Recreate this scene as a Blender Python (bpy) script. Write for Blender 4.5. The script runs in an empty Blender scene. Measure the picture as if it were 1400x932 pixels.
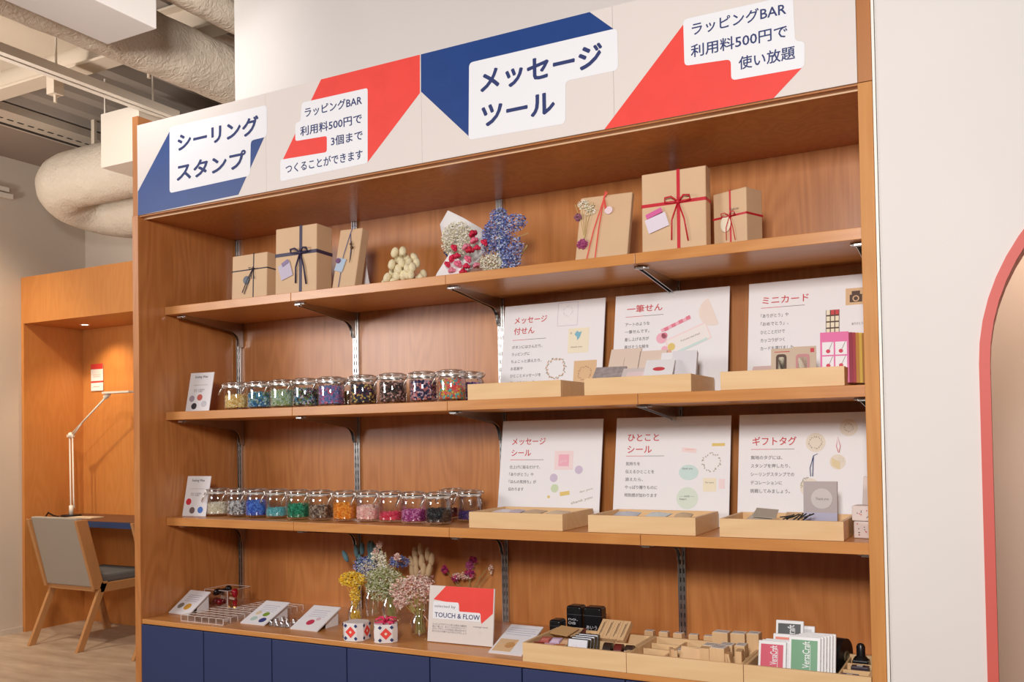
import bpy, bmesh, math, random
from mathutils import Vector, Matrix
PI = math.pi
S = bpy.context.scene
COL = S.collection
rnd = random.Random(7)

def lin(c):
    return tuple(((v/255)/12.92 if v/255 <= .04045 else ((v/255+.055)/1.055)**2.4) for v in c[:3])

# ---------------- camera, world, lights, exposure ----------------
cd = bpy.data.cameras.new('camera'); cam = bpy.data.objects.new('camera', cd); COL.objects.link(cam)
cd.sensor_fit = 'HORIZONTAL'; cd.sensor_width = 36.0
cd.lens = 36.0*1262.78/1400
cd.shift_x = 0.0
cd.shift_y = 0.07562999999999996
cd.clip_start = .05
_fw = Vector((-0.46993950893639347, 0.8824481073893305, 0.02102844990982311)); _r = Vector((0.8823558805558999, 0.47028752881414165, -0.01666554200470595)); _u = Vector((0.024595893743552824, -0.010722779811057247, 0.9996399671902277))
m = Matrix((_r, _u, -_fw)).transposed().to_4x4(); m.translation = Vector((2.813125, -2.359651, 1.34))
cam.matrix_world = m
S.camera = cam
S.view_settings.view_transform = 'Standard'; S.view_settings.look = 'None'
S.view_settings.gamma = 1.0; S.view_settings.use_curve_mapping = False
S.view_settings.exposure = 0.0
S.cycles.transparent_max_bounces = 40
w = bpy.data.worlds.new('world'); S.world = w; w.use_nodes = True
w.node_tree.nodes['Background'].inputs[0].default_value = (1.0, .95, .91, 1)
w.node_tree.nodes['Background'].inputs[1].default_value = .08

def area(name, loc, target, sx, sy, power, col=(1, 1, 1)):
    l = bpy.data.lights.new(name, 'AREA'); l.shape = 'RECTANGLE'; l.size = sx; l.size_y = sy
    l.energy = power; l.color = col
    o = bpy.data.objects.new(name, l); COL.objects.link(o); o.location = loc
    o.rotation_euler = (Vector(target)-Vector(loc)).to_track_quat('-Z', 'Y').to_euler()
    return o
area('key_softbox', (2.75, -3.1, 2.3), (1.3, .3, 1.4), .5, .5, 86, (1, .965, .94))
area('left_softbox', (-1.25, -2.5, 2.1), (1.0, .4, 1.7), 1.0, .9, 43, (1, .955, .94))
area('left_high_softbox', (-2.3, -2.5, 2.85), (.6, .3, 2.0), 1.0, .8, 13, (1, .955, .93))
def spot(name, loc, target, power, col, angle=1.6, blend=.8, r=.03):
    l = bpy.data.lights.new(name, 'SPOT'); l.energy = power; l.color = col; l.spot_size = angle; l.spot_blend = blend
    l.shadow_soft_size = r
    o = bpy.data.objects.new(name, l); COL.objects.link(o); o.location = loc
    o.rotation_euler = (Vector(target)-Vector(loc)).to_track_quat('-Z', 'Y').to_euler()
    return o
spot('alcove_downlight_beam', (-3.1, 2.12, 2.2), (-2.95, 2.3, .8), 16, (1, .78, .5), 2.2, .9)
spot('ceiling_fill', (-2.0, -1.5, 1.8), (-1.9, 1.2, 3.4), 290, (1, .94, .87), 1.25, .9, .25)  # added fill that brightens the ceiling and ducts, not a fixture of the shop
spot('floor_fill', (-1.5, .1, 3.15), (-2.6, 1.6, 0), 110, (1, .88, .74), 1.5, .9, .06)  # added warm fill for the left floor, no real spot on the track
spot('duct_fill', (1.7, -2.7, 2.2), (-.58, .95, 3.12), 520, (1, .95, .89), .34, 1.0, .25)
spot('wall_washer', (-3.0, .6, 3.2), (-3.48, 1.45, 1.6), 150, (1, .87, .66), 1.5, 1.0, .08)
spot('passage_lamp', (3.3, .9, 2.5), (3.0, 1.4, 1.5), 60, (1, .85, .7), 2.6, 1.0, .15)

# ---------------- materials ----------------
MATS = {}
def new_mat(name):
    m = bpy.data.materials.new(name); m.use_nodes = True
    return m, m.node_tree.nodes, m.node_tree.links, m.node_tree.nodes['Principled BSDF']
def plain(name, rgb, rough=.6, metal=0.0, spec=.5, bump=0, bscale=80, var=0):
    if name in MATS: return MATS[name]
    m, N, L, p = new_mat(name)
    p.inputs['Roughness'].default_value = rough; p.inputs['Metallic'].default_value = metal
    p.inputs['Specular IOR Level'].default_value = spec
    c = lin(rgb)
    p.inputs['Base Color'].default_value = (*c, 1)
    if var or bump:
        tc = N.new('ShaderNodeTexCoord'); no = N.new('ShaderNodeTexNoise'); no.inputs['Scale'].default_value = bscale
        no.inputs['Detail'].default_value = 4
        L.new(tc.outputs['Object'], no.inputs['Vector'])
        if var:
            r = N.new('ShaderNodeValToRGB')
            r.color_ramp.elements[0].position = .3; r.color_ramp.elements[1].position = .7
            r.color_ramp.elements[0].color = (*[v*(1-var) for v in c], 1)
            r.color_ramp.elements[1].color = (*[min(1, v*(1+var)) for v in c], 1)
            L.new(no.outputs[0], r.inputs[0]); L.new(r.outputs[0], p.inputs['Base Color'])
        if bump:
            b = N.new('ShaderNodeBump'); b.inputs['Strength'].default_value = bump; b.inputs['Distance'].default_value = .004
            L.new(no.outputs[0], b.inputs['Height']); L.new(b.outputs[0], p.inputs['Normal'])
    MATS[name] = m
    return m
def wood(name, light, dark, axis='Z', rough=.42, scale=1.0, contrast=1.0, spec=.4):
    m, N, L, p = new_mat(name)
    tc = N.new('ShaderNodeTexCoord'); oi = N.new('ShaderNodeObjectInfo')
    ad = N.new('ShaderNodeVectorMath'); ad.operation = 'ADD'
    ml = N.new('ShaderNodeVectorMath'); ml.operation = 'SCALE'; ml.inputs['Scale'].default_value = 7.0
    L.new(oi.outputs['Location'], ml.inputs[0]); L.new(tc.outputs['Object'], ad.inputs[0]); L.new(ml.outputs[0], ad.inputs[1])
    def mapped(s_along, s_across):
        mp = N.new('ShaderNodeMapping')
        v = [s_across*scale]*3; v['XYZ'.index(axis)] = s_along*scale
        mp.inputs['Scale'].default_value = v
        L.new(ad.outputs[0], mp.inputs['Vector']); return mp
    a = N.new('ShaderNodeTexNoise'); a.inputs['Scale'].default_value = 1; a.inputs['Detail'].default_value = 6; a.inputs['Roughness'].default_value = .65
    L.new(mapped(3.0, 110).outputs[0], a.inputs['Vector'])
    b = N.new('ShaderNodeTexNoise'); b.inputs['Scale'].default_value = 1; b.inputs['Detail'].default_value = 2
    L.new(mapped(.9, 5).outputs[0], b.inputs['Vector'])
    # cathedral figure: contour lines of a broad stretched noise
    mu = N.new('ShaderNodeMath'); mu.operation = 'MULTIPLY'; mu.inputs[1].default_value = 85
    L.new(b.outputs[0], mu.inputs[0])
    si = N.new('ShaderNodeMath'); si.operation = 'SINE'; L.new(mu.outputs[0], si.inputs[0])
    m1 = N.new('ShaderNodeMath'); m1.operation = 'MULTIPLY'; m1.inputs[1].default_value = .12*contrast; L.new(si.outputs[0], m1.inputs[0])
    m2 = N.new('ShaderNodeMath'); m2.operation = 'MULTIPLY_ADD'; m2.inputs[1].default_value = .8*contrast; m2.inputs[2].default_value = .5-.4*contrast
    L.new(a.outputs[0], m2.inputs[0])
    s1 = N.new('ShaderNodeMath'); s1.operation = 'ADD'; L.new(m1.outputs[0], s1.inputs[0]); L.new(m2.outputs[0], s1.inputs[1])
    m3 = N.new('ShaderNodeMath'); m3.operation = 'MULTIPLY_ADD'; m3.inputs[1].default_value = .5*contrast; m3.inputs[2].default_value = -.25*contrast
    L.new(b.outputs[0], m3.inputs[0])
    s2 = N.new('ShaderNodeMath'); s2.operation = 'ADD'; s2.use_clamp = True; L.new(s1.outputs[0], s2.inputs[0]); L.new(m3.outputs[0], s2.inputs[1])
    mx = N.new('ShaderNodeMix'); mx.data_type = 'RGBA'
    mx.inputs['A'].default_value = (*lin(dark), 1); mx.inputs['B'].default_value = (*lin(light), 1)
    L.new(s2.outputs[0], mx.inputs['Factor']); L.new(mx.outputs['Result'], p.inputs['Base Color'])
    bu = N.new('ShaderNodeBump'); bu.inputs['Strength'].default_value = .12; bu.inputs['Distance'].default_value = .001
    L.new(a.outputs[0], bu.inputs['Height']); L.new(bu.outputs[0], p.inputs['Normal'])
    p.inputs['Roughness'].default_value = rough; p.inputs['Specular IOR Level'].default_value = spec
    MATS[name] = m
    return m
def thin_glass(name, tint=(.97, .98, .98), refl=.10, rough=.03, k=.55):
    m, N, L, p = new_mat(name); N.remove(p)
    out = N['Material Output']
    t = N.new('ShaderNodeBsdfTransparent'); t.inputs[0].default_value = (*tint, 1)
    g = N.new('ShaderNodeBsdfGlossy'); g.inputs['Roughness'].default_value = rough; g.inputs[0].default_value = (1, 1, 1, 1)
    f = N.new('ShaderNodeLayerWeight'); f.inputs['Blend'].default_value = .35
    a = N.new('ShaderNodeMath'); a.operation = 'MULTIPLY_ADD'; a.inputs[1].default_value = k; a.inputs[2].default_value = refl; a.use_clamp = True
    L.new(f.outputs['Fresnel'], a.inputs[0])
    mx = N.new('ShaderNodeMixShader'); L.new(a.outputs[0], mx.inputs[0]); L.new(t.outputs[0], mx.inputs[1]); L.new(g.outputs[0], mx.inputs[2])
    L.new(mx.outputs[0], out.inputs['Surface']); MATS[name] = m
    return m
def islands(name, cols, rough=.45):
    m, N, L, p = new_mat(name)
    g = N.new('ShaderNodeNewGeometry'); r = N.new('ShaderNodeValToRGB'); r.color_ramp.interpolation = 'CONSTANT'
    E = r.color_ramp.elements
    while len(E) < len(cols): E.new(0.5)
    for i, c in enumerate(cols):
        E[i].position = i/len(cols); E[i].color = (*lin(c), 1)
    L.new(g.outputs['Random Per Island'], r.inputs[0]); L.new(r.outputs[0], p.inputs['Base Color'])
    p.inputs['Roughness'].default_value = rough; MATS[name] = m
    return m
OAK_V = wood('oak_vertical', (210, 142, 82), (168, 100, 48), 'Z', rough=.31, spec=.6)
OAK_X = wood('oak_lengthwise', (218, 154, 88), (188, 120, 60), 'X', rough=.31, spec=.6)
OAK_EDGE = wood('oak_edge', (216, 154, 90), (188, 124, 62), 'Z', rough=.5, spec=.25)
OAK_DARK = wood('oak_header_sides', (192, 128, 74), (168, 104, 56), 'Z', contrast=.6)
BOOTH = wood('booth_oak', (214, 146, 80), (186, 114, 56), 'Z', contrast=.7)
CHAIRW = wood('beech', (204, 150, 98), (184, 126, 76), 'Z', contrast=.5)
BAMBOO = wood('bamboo', (238, 204, 158), (220, 178, 126), 'X', contrast=.8, rough=.5)
STAMPW = wood('stamp_maple', (232, 196, 150), (212, 168, 120), 'Z', contrast=.6, rough=.55)
WHITEWALL = plain('white_wall', (232, 226, 222), .85, var=.015, bscale=3)
LEFTWALL = plain('greige_wall', (212, 198, 182), .85, var=.02, bscale=2)
CEIL = plain('deck_grey', (158, 146, 136), .8)
WHITE = plain('white_card', (238, 236, 238), .55)
SIGNBG = plain('sign_cream', (226, 216, 210), .6)
SIGNRED = plain('sign_red', (238, 70, 60), .6, var=.04, bscale=14)
SIGNBLUE = plain('sign_blue', (36, 68, 132), .38, var=.05, bscale=14)
PLATE = plain('sign_plate', (238, 238, 242), .5)
NAVYTXT = plain('navy_ink', (40, 54, 108), .6)
INK = plain('grey_ink', (120, 114, 116), .7)
REDINK = plain('red_ink', (205, 75, 80), .7)
NAVYDOOR = plain('navy_laminate', (44, 56, 98), .5, var=.04, bscale=3)
DARK = plain('gap_dark', (16, 18, 30), .7)
STEEL = plain('steel', (200, 198, 196), .28, 1.0)
STEELD = plain('steel_dark_slot', (30, 28, 27), .6)
KRAFT = plain('kraft_paper', (216, 182, 144), .62, var=.03, bscale=9)
BLACKR = plain('black_plastic', (22, 22, 25), .3)
CORAL = plain('coral_trim', (216, 98, 88), .55)
GLASS = thin_glass('jar_glass')
ACRYL = thin_glass('acrylic', (.992, .992, .992), .02, .05, .22)
FLOOR = None
def floor_mat():
    m, N, L, p = new_mat('floor_vinyl')
    tc = N.new('ShaderNodeTexCoord'); mp = N.new('ShaderNodeMapping'); mp.inputs['Scale'].default_value = (.9, 3.4, 1)
    a = N.new('ShaderNodeTexNoise'); a.inputs['Scale'].default_value = 3; a.inputs['Detail'].default_value = 8; a.inputs['Roughness'].default_value = .6
    L.new(tc.outputs['Object'], mp.inputs[0]); L.new(mp.outputs[0], a.inputs['Vector'])
    r = N.new('ShaderNodeValToRGB'); r.color_ramp.elements[0].position = .3; r.color_ramp.elements[1].position = .7
    r.color_ramp.elements[0].color = (*lin((176, 148, 124)), 1); r.color_ramp.elements[1].color = (*lin((208, 184, 160)), 1)
    L.new(a.outputs[0], r.inputs[0]); L.new(r.outputs[0], p.inputs['Base Color']); p.inputs['Roughness'].default_value = .45
    return m
FLOOR = floor_mat()
def insul_mat():
    m, N, L, p = new_mat('foil_insulation')
    p.inputs['Base Color'].default_value = (*lin((214, 200, 182)), 1); p.inputs['Roughness'].default_value = .5
    tc = N.new('ShaderNodeTexCoord')
    a = N.new('ShaderNodeTexNoise'); a.inputs['Scale'].default_value = 38; a.inputs['Detail'].default_value = 5; a.inputs['Distortion'].default_value = 1.2
    L.new(tc.outputs['Object'], a.inputs['Vector'])
    v = N.new('ShaderNodeTexVoronoi'); v.inputs['Scale'].default_value = 9; L.new(tc.outputs['Object'], v.inputs['Vector'])
    s = N.new('ShaderNodeMath'); s.operation = 'ADD'; L.new(a.outputs[0], s.inputs[0]); L.new(v.outputs['Distance'], s.inputs[1])
    b = N.new('ShaderNodeBump'); b.inputs['Strength'].default_value = .45; b.inputs['Distance'].default_value = .018
    L.new(s.outputs[0], b.inputs['Height']); L.new(b.outputs[0], p.inputs['Normal'])
    return m
INSUL = insul_mat()

# ---------------- mesh helpers ----------------
class MB:
    def __init__(s): s.v = []; s.f = []
    def add(s, vs, fs, M=None):
        n = len(s.v)
        s.v += [tuple(M @ Vector(v)) if M is not None else tuple(v) for v in vs]
        s.f += [tuple(i+n for i in f) for f in fs]
        return s
    def box(s, x0, x1, y0, y1, z0, z1, M=None):
        return s.add([(x0,y0,z0),(x1,y0,z0),(x1,y1,z0),(x0,y1,z0),(x0,y0,z1),(x1,y0,z1),(x1,y1,z1),(x0,y1,z1)],
                     [(0,3,2,1),(4,5,6,7),(0,1,5,4),(1,2,6,5),(2,3,7,6),(3,0,4,7)], M)
    def cbox(s, c, d, M=None):
        return s.box(c[0]-d[0]/2, c[0]+d[0]/2, c[1]-d[1]/2, c[1]+d[1]/2, c[2]-d[2]/2, c[2]+d[2]/2, M)
    def prism(s, pts, a, b, axis='Y', M=None):      # polygon in the plane across 'axis', extruded from a to b
        n = len(pts)
        def P(p, t):
            return (p[0], t, p[1]) if axis == 'Y' else (t, p[0], p[1]) if axis == 'X' else (p[0], p[1], t)
        vs = [P(p, a) for p in pts]+[P(p, b) for p in pts]
        fs = [tuple(range(n)), tuple(range(2*n-1, n-1, -1))]+[(i, i+n, (i+1) % n+n, (i+1) % n) for i in range(n)]
        return s.add(vs, fs, M)
    def tube(s, pts, r, n=8, caps=True, closed=False, M=None):
        pts = [Vector(p) for p in pts]; k = len(pts)
        rs = r if isinstance(r, (list, tuple)) else [r]*k
        vs = []; fs = []; up = None
        for i, p in enumerate(pts):
            if closed: t = pts[(i+1) % k]-pts[i-1]
            else: t = pts[min(i+1, k-1)]-pts[max(i-1, 0)]
            t = t.normalized() if t.length > 1e-9 else Vector((0, 0, 1))
            if up is None: up = Vector((0, 0, 1)) if abs(t.z) < .9 else Vector((1, 0, 0))
            a = t.cross(up); a = a.normalized() if a.length > 1e-6 else t.orthogonal().normalized()
            b = a.cross(t); up = b
            for j in range(n):
                q = 2*PI*j/n; vs.append(p+(a*math.cos(q)+b*math.sin(q))*rs[i])
        for i in range(k if closed else k-1):
            for j in range(n):
                i2 = (i+1) % k
                fs.append((i*n+j, i*n+(j+1) % n, i2*n+(j+1) % n, i2*n+j))
        if caps and not closed:
            fs.append(tuple(range(n-1, -1, -1))); fs.append(tuple(range((k-1)*n, k*n)))
        return s.add(vs, fs, M)
    def lathe(s, prof, c=(0, 0, 0), n=24, M=None):
        vs = []; fs = []
        for (r, z) in prof:
            for j in range(n):
                q = 2*PI*j/n; vs.append((c[0]+r*math.cos(q), c[1]+r*math.sin(q), c[2]+z))
        for i in range(len(prof)-1):
            for j in range(n):
                fs.append((i*n+j, i*n+(j+1) % n, (i+1)*n+(j+1) % n, (i+1)*n+j))
        if prof[0][0] > 1e-6 and getattr(s, 'cap', False): pass
        return s.add(vs, fs, M)
    def disc(s, c, r, z0, z1, n=24, M=None):
        return s.lathe([(1e-5, z0), (r, z0), (r, z1), (1e-5, z1)], c, n, M)
    def ico(s, c, r, sub=0, sc=(1, 1, 1), M=None):
        vs, fs = ICO[sub]
        vv = [(c[0]+x*r*sc[0], c[1]+y*r*sc[1], c[2]+z*r*sc[2]) for x, y, z in vs]
        return s.add(vv, fs, M)
    def nugget(s, c, r):
        M = Matrix.Translation(c) @ RND_ROT[rnd.randrange(40)]
        return s.add([(v[0]*r, v[1]*r, v[2]*r*1.1) for v in OCT[0]], OCT[1], M)
def _ico(sub):
    bm = bmesh.new(); bmesh.ops.create_icosphere(bm, subdivisions=sub, radius=1)
    bm.verts.ensure_lookup_table(); r = ([tuple(v.co) for v in bm.verts], [tuple(v.index for v in f.verts) for f in bm.faces]); bm.free(); return r
ICO = [_ico(1), _ico(2), _ico(3)]
_h = .75
OCT = ([(math.cos(PI/3*i), math.sin(PI/3*i), z) for z in (-_h, _h) for i in range(6)],
       [(5,4,3,2,1,0), (6,7,8,9,10,11)]+[(i, (i+1) % 6, (i+1) % 6+6, i+6) for i in range(6)])
RND_ROT = [Matrix.Rotation(rnd.uniform(0, 6.28), 4, 'X') @ Matrix.Rotation(rnd.uniform(0, 6.28), 4, 'Y') for _ in range(40)]

def mesh_obj(name, mb, mat, parent=None, smooth=False, bevel=0, label=None, kind=None, world=False, loc=None):
    me = bpy.data.meshes.new(name)
    vs = mb.v
    off = None
    if world and parent is not None:
        off = parent.location
        if parent.parent is not None: off = off+parent.parent.location
        vs = [(v[0]-off[0], v[1]-off[1], v[2]-off[2]) for v in vs]
    me.from_pydata(vs, [], mb.f); me.validate()
    bm = bmesh.new(); bm.from_mesh(me); bmesh.ops.recalc_face_normals(bm, faces=bm.faces); bm.to_mesh(me); bm.free()
    if smooth:
        for p in me.polygons: p.use_smooth = True
    me.materials.append(mat)
    o = bpy.data.objects.new(name, me); COL.objects.link(o)
    if parent is not None: o.parent = parent
    if loc: o.location = loc
    if bevel:
        b = o.modifiers.new('bevel', 'BEVEL'); b.width = bevel; b.segments = 2; b.limit_method = 'ANGLE'
    if smooth == 'auto':
        me.set_sharp_from_angle(angle=.7)
    if label: o['label'] = label
    if kind: o['kind'] = kind
    return o
def tag(o, label, cat, group=None, kind=None):
    o['label'] = label; o['category'] = cat
    if group: o['group'] = group
    if kind: o['kind'] = kind
    return o
def thing(name, label, cat, loc=(0, 0, 0), rot=(0, 0, 0), group=None):
    o = bpy.data.objects.new(name, None); COL.objects.link(o); o.empty_display_size = .05
    o.location = loc; o.rotation_euler = rot
    return tag(o, label, cat, group)
def struct(name, mb, mat, **k):
    o = mesh_obj(name, mb, mat, **k); o['kind'] = 'structure'; return o
def B(*a): return MB().box(*a)

_dg = [None]
def text_mesh(body, em, bold=0.0, spacing=1.0):
    cu = bpy.data.curves.new('lettering', 'FONT'); cu.body = body; cu.size = em; cu.offset = bold*em; cu.space_character = spacing
    cu.resolution_u = 2
    o = bpy.data.objects.new('lettering_tmp', cu); COL.objects.link(o)
    bpy.context.view_layer.update()
    dg = bpy.context.evaluated_depsgraph_get()
    me = bpy.data.meshes.new_from_object(o.evaluated_get(dg))
    bpy.data.objects.remove(o); bpy.data.curves.remove(cu)
    return me
def text(body, em, mat, parent, x0, z0, x1=None, y=0.0, shear=0.0, bold=0.0, name='lettering', label=None, center=False, slope=0.0):
    """lettering in the local XZ plane facing -Y; its box starts at (x0, z0); x1 stretches it to a width"""
    me = text_mesh(body, em)
    if not me.vertices: return None
    if bold:
        src = [v.co.copy() for v in me.vertices]; fcs = [tuple(p.vertices) for p in me.polygons]; n0 = len(src)
        offs = [(math.cos(2*PI*k/6)*bold*em, math.sin(2*PI*k/6)*bold*em) for k in range(6)]
        nv = []; nf = []; hz = []
        for k, (dx, dz) in enumerate(offs):
            nv += [(c.x+dx, c.y+dz, 0) for c in src]; nf += [tuple(i+k*n0 for i in f) for f in fcs]
        me = bpy.data.meshes.new('lettering'); me.from_pydata(nv, [], nf)
    else: n0 = len(me.vertices)
    xs = [v.co.x for v in me.vertices]; ys = [v.co.y for v in me.vertices]
    mnx, mxx, mny = min(xs), max(xs), min(ys)
    k = 1 if x1 is None else (x1-x0)/max(1e-6, mxx-mnx)
    for v in me.vertices:
        x = (v.co.x-mnx)*k; z = v.co.y-mny
        v.co = (x0+x, y-.00003*(v.index//n0), z0+z+x*slope)
    me.materials.clear(); me.materials.append(mat)
    o = bpy.data.objects.new(name, me); COL.objects.link(o); o.parent = parent
    if label: o['label'] = label
    return o
def rounded(pts, r, n=4):
    out = []; k = len(pts)
    for i in range(k):
        p = Vector(pts[i]); a = Vector(pts[i-1])-p; b = Vector(pts[(i+1) % k])-p
        rr = min(r, a.length*.45, b.length*.45)
        p0 = p+a.normalized()*rr; p1 = p+b.normalized()*rr
        for j in range(n+1):
            t = j/n; q = p0*(1-t)**2+p*2*t*(1-t)+p1*t*t
            out.append((q.x, q.y))
    return out
def circle(cx, cz, r, n=20, ry=None):
    return [(cx+r*math.cos(2*PI*i/n), cz+(ry or r)*math.sin(2*PI*i/n)) for i in range(n)]

# ---------------- the setting ----------------
H = 3.46
struct('floor', B(-4.2, 6.5, -4.5, 3.2, -.05, 0), FLOOR)
struct('wall_left', B(-3.60, -3.48, .2, 2.52, 0, H), LEFTWALL)
struct('wall_far', B(-3.48, 0, 2.42, 2.54, 0, H), LEFTWALL)
struct('wall_back', B(0, 2.553, .50, .62, 0, H), WHITEWALL)
ax0, ax1, az, ar = 2.766, 3.784, 1.49, .509
arc = [(ax0+ar-ar*math.cos(PI*i/32), az+ar*math.sin(PI*i/32)) for i in range(33)]
struct('wall_right', MB().prism([(2.562, 0), (ax0, 0)]+arc+[(ax1, 0), (6.5, 0), (6.5, H), (2.562, H)], 0, .14), WHITEWALL)
struct('trim_1', B(2.5545, 2.5605, -.004, .03, 0, H), plain('trim_white', (250, 244, 234), .5))
ri = ar-.0225
ring = [(ax0+ar-ri*math.cos(PI*i/32), az+ri*math.sin(PI*i/32)) for i in range(33)]
out = [(ax0, 0)]+arc+[(ax1, 0)]; inn = [(ax0+.0225, 0)]+ring+[(ax1-.0225, 0)]
struct('trim_2', MB().prism(out+inn[::-1], -.006, .12), CORAL, label='coral red trim around the arched opening')
struct('wall_passage', B(2.4, 6.5, 1.5, 1.6, 0, H), plain('passage_beige', (226, 202, 186), .85))
struct('baseboard_left', B(-3.48, -3.472, .2, 1.88, 0, .04), LEFTWALL)
# corrugated deck ceiling, ridges along Y
mb = MB(); pts = []
x = -3.6
prof = []
while x < 2.6:
    prof += [(x, H+.055), (x+.05, H), (x+.14, H), (x+.19, H+.055)]; x += .23
prof = [p for p in prof]
poly = prof+[(prof[-1][0], H+.12), (prof[0][0], H+.12)]
mb.prism(poly, -.6, 3.2)
struct('ceiling', mb, CEIL)

# ---------------- display cabinet ----------------
W = 2.52; ZC, ZT, ZK = 2.1855, 2.522, .6988; D = .496
Z1, Z2, Z3 = 1.8605, 1.4604, 1.0614
cab = thing('display_cabinet', 'built-in oak display cabinet with navy doors below and printed header above', 'cabinet', (W/2, .25, 0))
def wp(name, mb, mat, **k): return mesh_obj(name, mb, mat, cab, world=True, **k)
wp('side_panel', B(-.031, 0, 0, D+.004, 0, ZC+.002), OAK_V, bevel=.001)
wp('side_panel', B(W, W+.033, 0, D+.004, 0, ZC-.001), OAK_EDGE, bevel=.001)
wp('header_side', B(-.031, 0, .004, D, ZC+.003, 2.56), OAK_DARK, bevel=.001, label='upper side piece left of the header')
wp('header_side', B(W, W+.033, .002, D, ZC+.001, 3.3), OAK_DARK, bevel=.001, label='darker upper side piece right of the header')
for i in range(4):
    wp('back_panel', B(.63*i+.0005, .63*i+.6295, D-.004, D+.003, ZK-.03, ZC), OAK_V)
wp('soffit', B(0, W, .022, D, ZC-.004, ZC+.02), OAK_V)
wp('top_rail', B(0, W, .006, .022, ZC-.004, ZC), OAK_DARK)
wp('light_edge', B(0, W, .030, .034, ZC-.009, ZC-.004), plain('pale_edge', (226, 190, 150), .5))
wp('worktop', B(.0005, W-.0005, .004, D-.005, ZK-.018, ZK-.0006), OAK_X, bevel=.0015)
wp('plinth', B(0, W, .05, D, 0, .08), DARK)
wp('carcass', B(0, W, .024, D, .08, ZK-.019), DARK)
for i in range(8):
    wp('cabinet_door', B(.315*i+.0022, .315*i+.3128, .0, .02, .085, ZK-.0205), NAVYDOOR, bevel=.001)

# header sign
sg = thing('header_sign', 'long cream printed header sign with red and blue shapes above the shelves', 'sign', (0, 0, ZC))
for i in range(4):
    mesh_obj('sign_board', B(.63*i+.0004, .63*i+.6296, .0, .012, ZC+.001, ZT), SIGNBG, sg, world=True)
PLATES = []
def sp(name, pts, mat, y, r=0, lab=None):
    if r: pts = rounded(pts, r)
    PLATES.append(None if name != 'text_plate' else name)
    return mesh_obj(name, MB().prism(pts, y, y+.0003), mat, sg, world=True, label=lab)
sp('printed_shape', [(0.001, 2.186), (0.002, 2.275), (0.182, 2.484), (0.631, 2.386), (0.502, 2.194)], SIGNBLUE, -.0004, lab='blue slanted shape on the left board')
sp('printed_shape', [(0.87, 2.5215), (1.257, 2.5215), (1.255, 2.403), (1.055, 2.222), (0.745, 2.224), (0.701, 2.28)], SIGNRED, -.0004, lab='red slanted shape')
sp('printed_shape', [(1.261, 2.5215), (1.823, 2.5215), (1.893, 2.458), (1.718, 2.455), (1.429, 2.238), (1.259, 2.407)], SIGNBLUE, -.0004, lab='dark blue folded shape')
sp('printed_shape', [(1.86, 2.186), (2.089, 2.425), (2.381, 2.307), (2.39, 2.248), (2.32, 2.186)], SIGNRED, -.0004, lab='large red slanted shape')
sp('text_plate', [(0.171, 2.486), (0.636, 2.481), (0.635, 2.373), (0.562, 2.372), (0.557, 2.252), (0.168, 2.246)], PLATE, -.0008, .014)
sp('text_plate', [(0.789, 2.46), (1.058, 2.457), (1.054, 2.218), (0.692, 2.212), (0.693, 2.285), (0.891, 2.279), (0.892, 2.332), (0.759, 2.337), (0.76, 2.397), (0.782, 2.399)], PLATE, -.0008, .009)
sp('text_plate', [(1.432, 2.46), (1.904, 2.458), (1.904, 2.342), (1.746, 2.343), (1.743, 2.223), (1.426, 2.229)], PLATE, -.0008, .014)
sp('text_plate', [(2.09, 2.439), (2.373, 2.436), (2.376, 2.319), (2.399, 2.313), (2.397, 2.248), (2.214, 2.252), (2.214, 2.307), (2.091, 2.315)], PLATE, -.0008, .012)
def st(body, em, p, q, bold=.0):
    text(body, em, NAVYTXT, sg, p[0], (p[1]+q[1])/2-ZC, q[0], y=-.0014, bold=bold)
st('シーリング', .068, *[(0.211, 2.391), (0.599, 2.386)], bold=.030)
st('スタンプ', .068, *[(0.205, 2.283), (0.54, 2.282)], bold=.030)
st('ラッピングBAR', .034, *[(0.801, 2.41), (1.035, 2.406)], bold=.012)
st('利用料500円で', .034, *[(0.781, 2.35), (1.034, 2.347)], bold=.012)
st('3個まで', .034, *[(0.909, 2.295), (1.036, 2.295)], bold=.012)
st('つくることができます', .034, *[(0.716, 2.233), (1.035, 2.235)], bold=.012)
st('メッセージ', .076, *[(1.469, 2.362), (1.859, 2.357)], bold=.030)
st('ツール', .076, *[(1.472, 2.257), (1.712, 2.26)], bold=.030)
st('ラッピングBAR', .036, *[(2.113, 2.391), (2.356, 2.389)], bold=.012)
st('利用料500円で', .036, *[(2.109, 2.335), (2.358, 2.329)], bold=.012)
st('使い放題', .036, *[(2.234, 2.275), (2.375, 2.274)], bold=.012)

# shelf boards
JX = [0, .626, 1.262, 1.898, W]
SY = .119; TH = .031
pos = ['left end', 'second from left', 'third from left', 'right end']
for nm, z, what in (('top', Z1, ('two small wrapped gifts', 'bunny tail bundle and slim gift', 'dried flower bouquet', 'large red-ribboned gifts')),
                    ('middle', Z2, ('pale wax bead jars', 'dark wax bead jars', 'sticky note tray', 'mini card tray')),
                    ('bottom', Z3, ('white and blue bead jars', 'orange and pink bead jars', 'sticker trays', 'gift tag tray'))):
    for i in range(4):
        x0, x1 = JX[i]+.0008, JX[i+1]-.0008
        if i == 0: x0 = .002
        if i == 3: x1 = W-.002
        o = mesh_obj('shelf_board', B(x0, x1, SY, D-.02, z-TH, z-.0006), OAK_X, bevel=.0012)
        tag(o, '%s shelf board of oak, %s, under the %s' % (nm, pos[i], what[i]), 'shelf', 'oak shelf boards')
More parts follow.
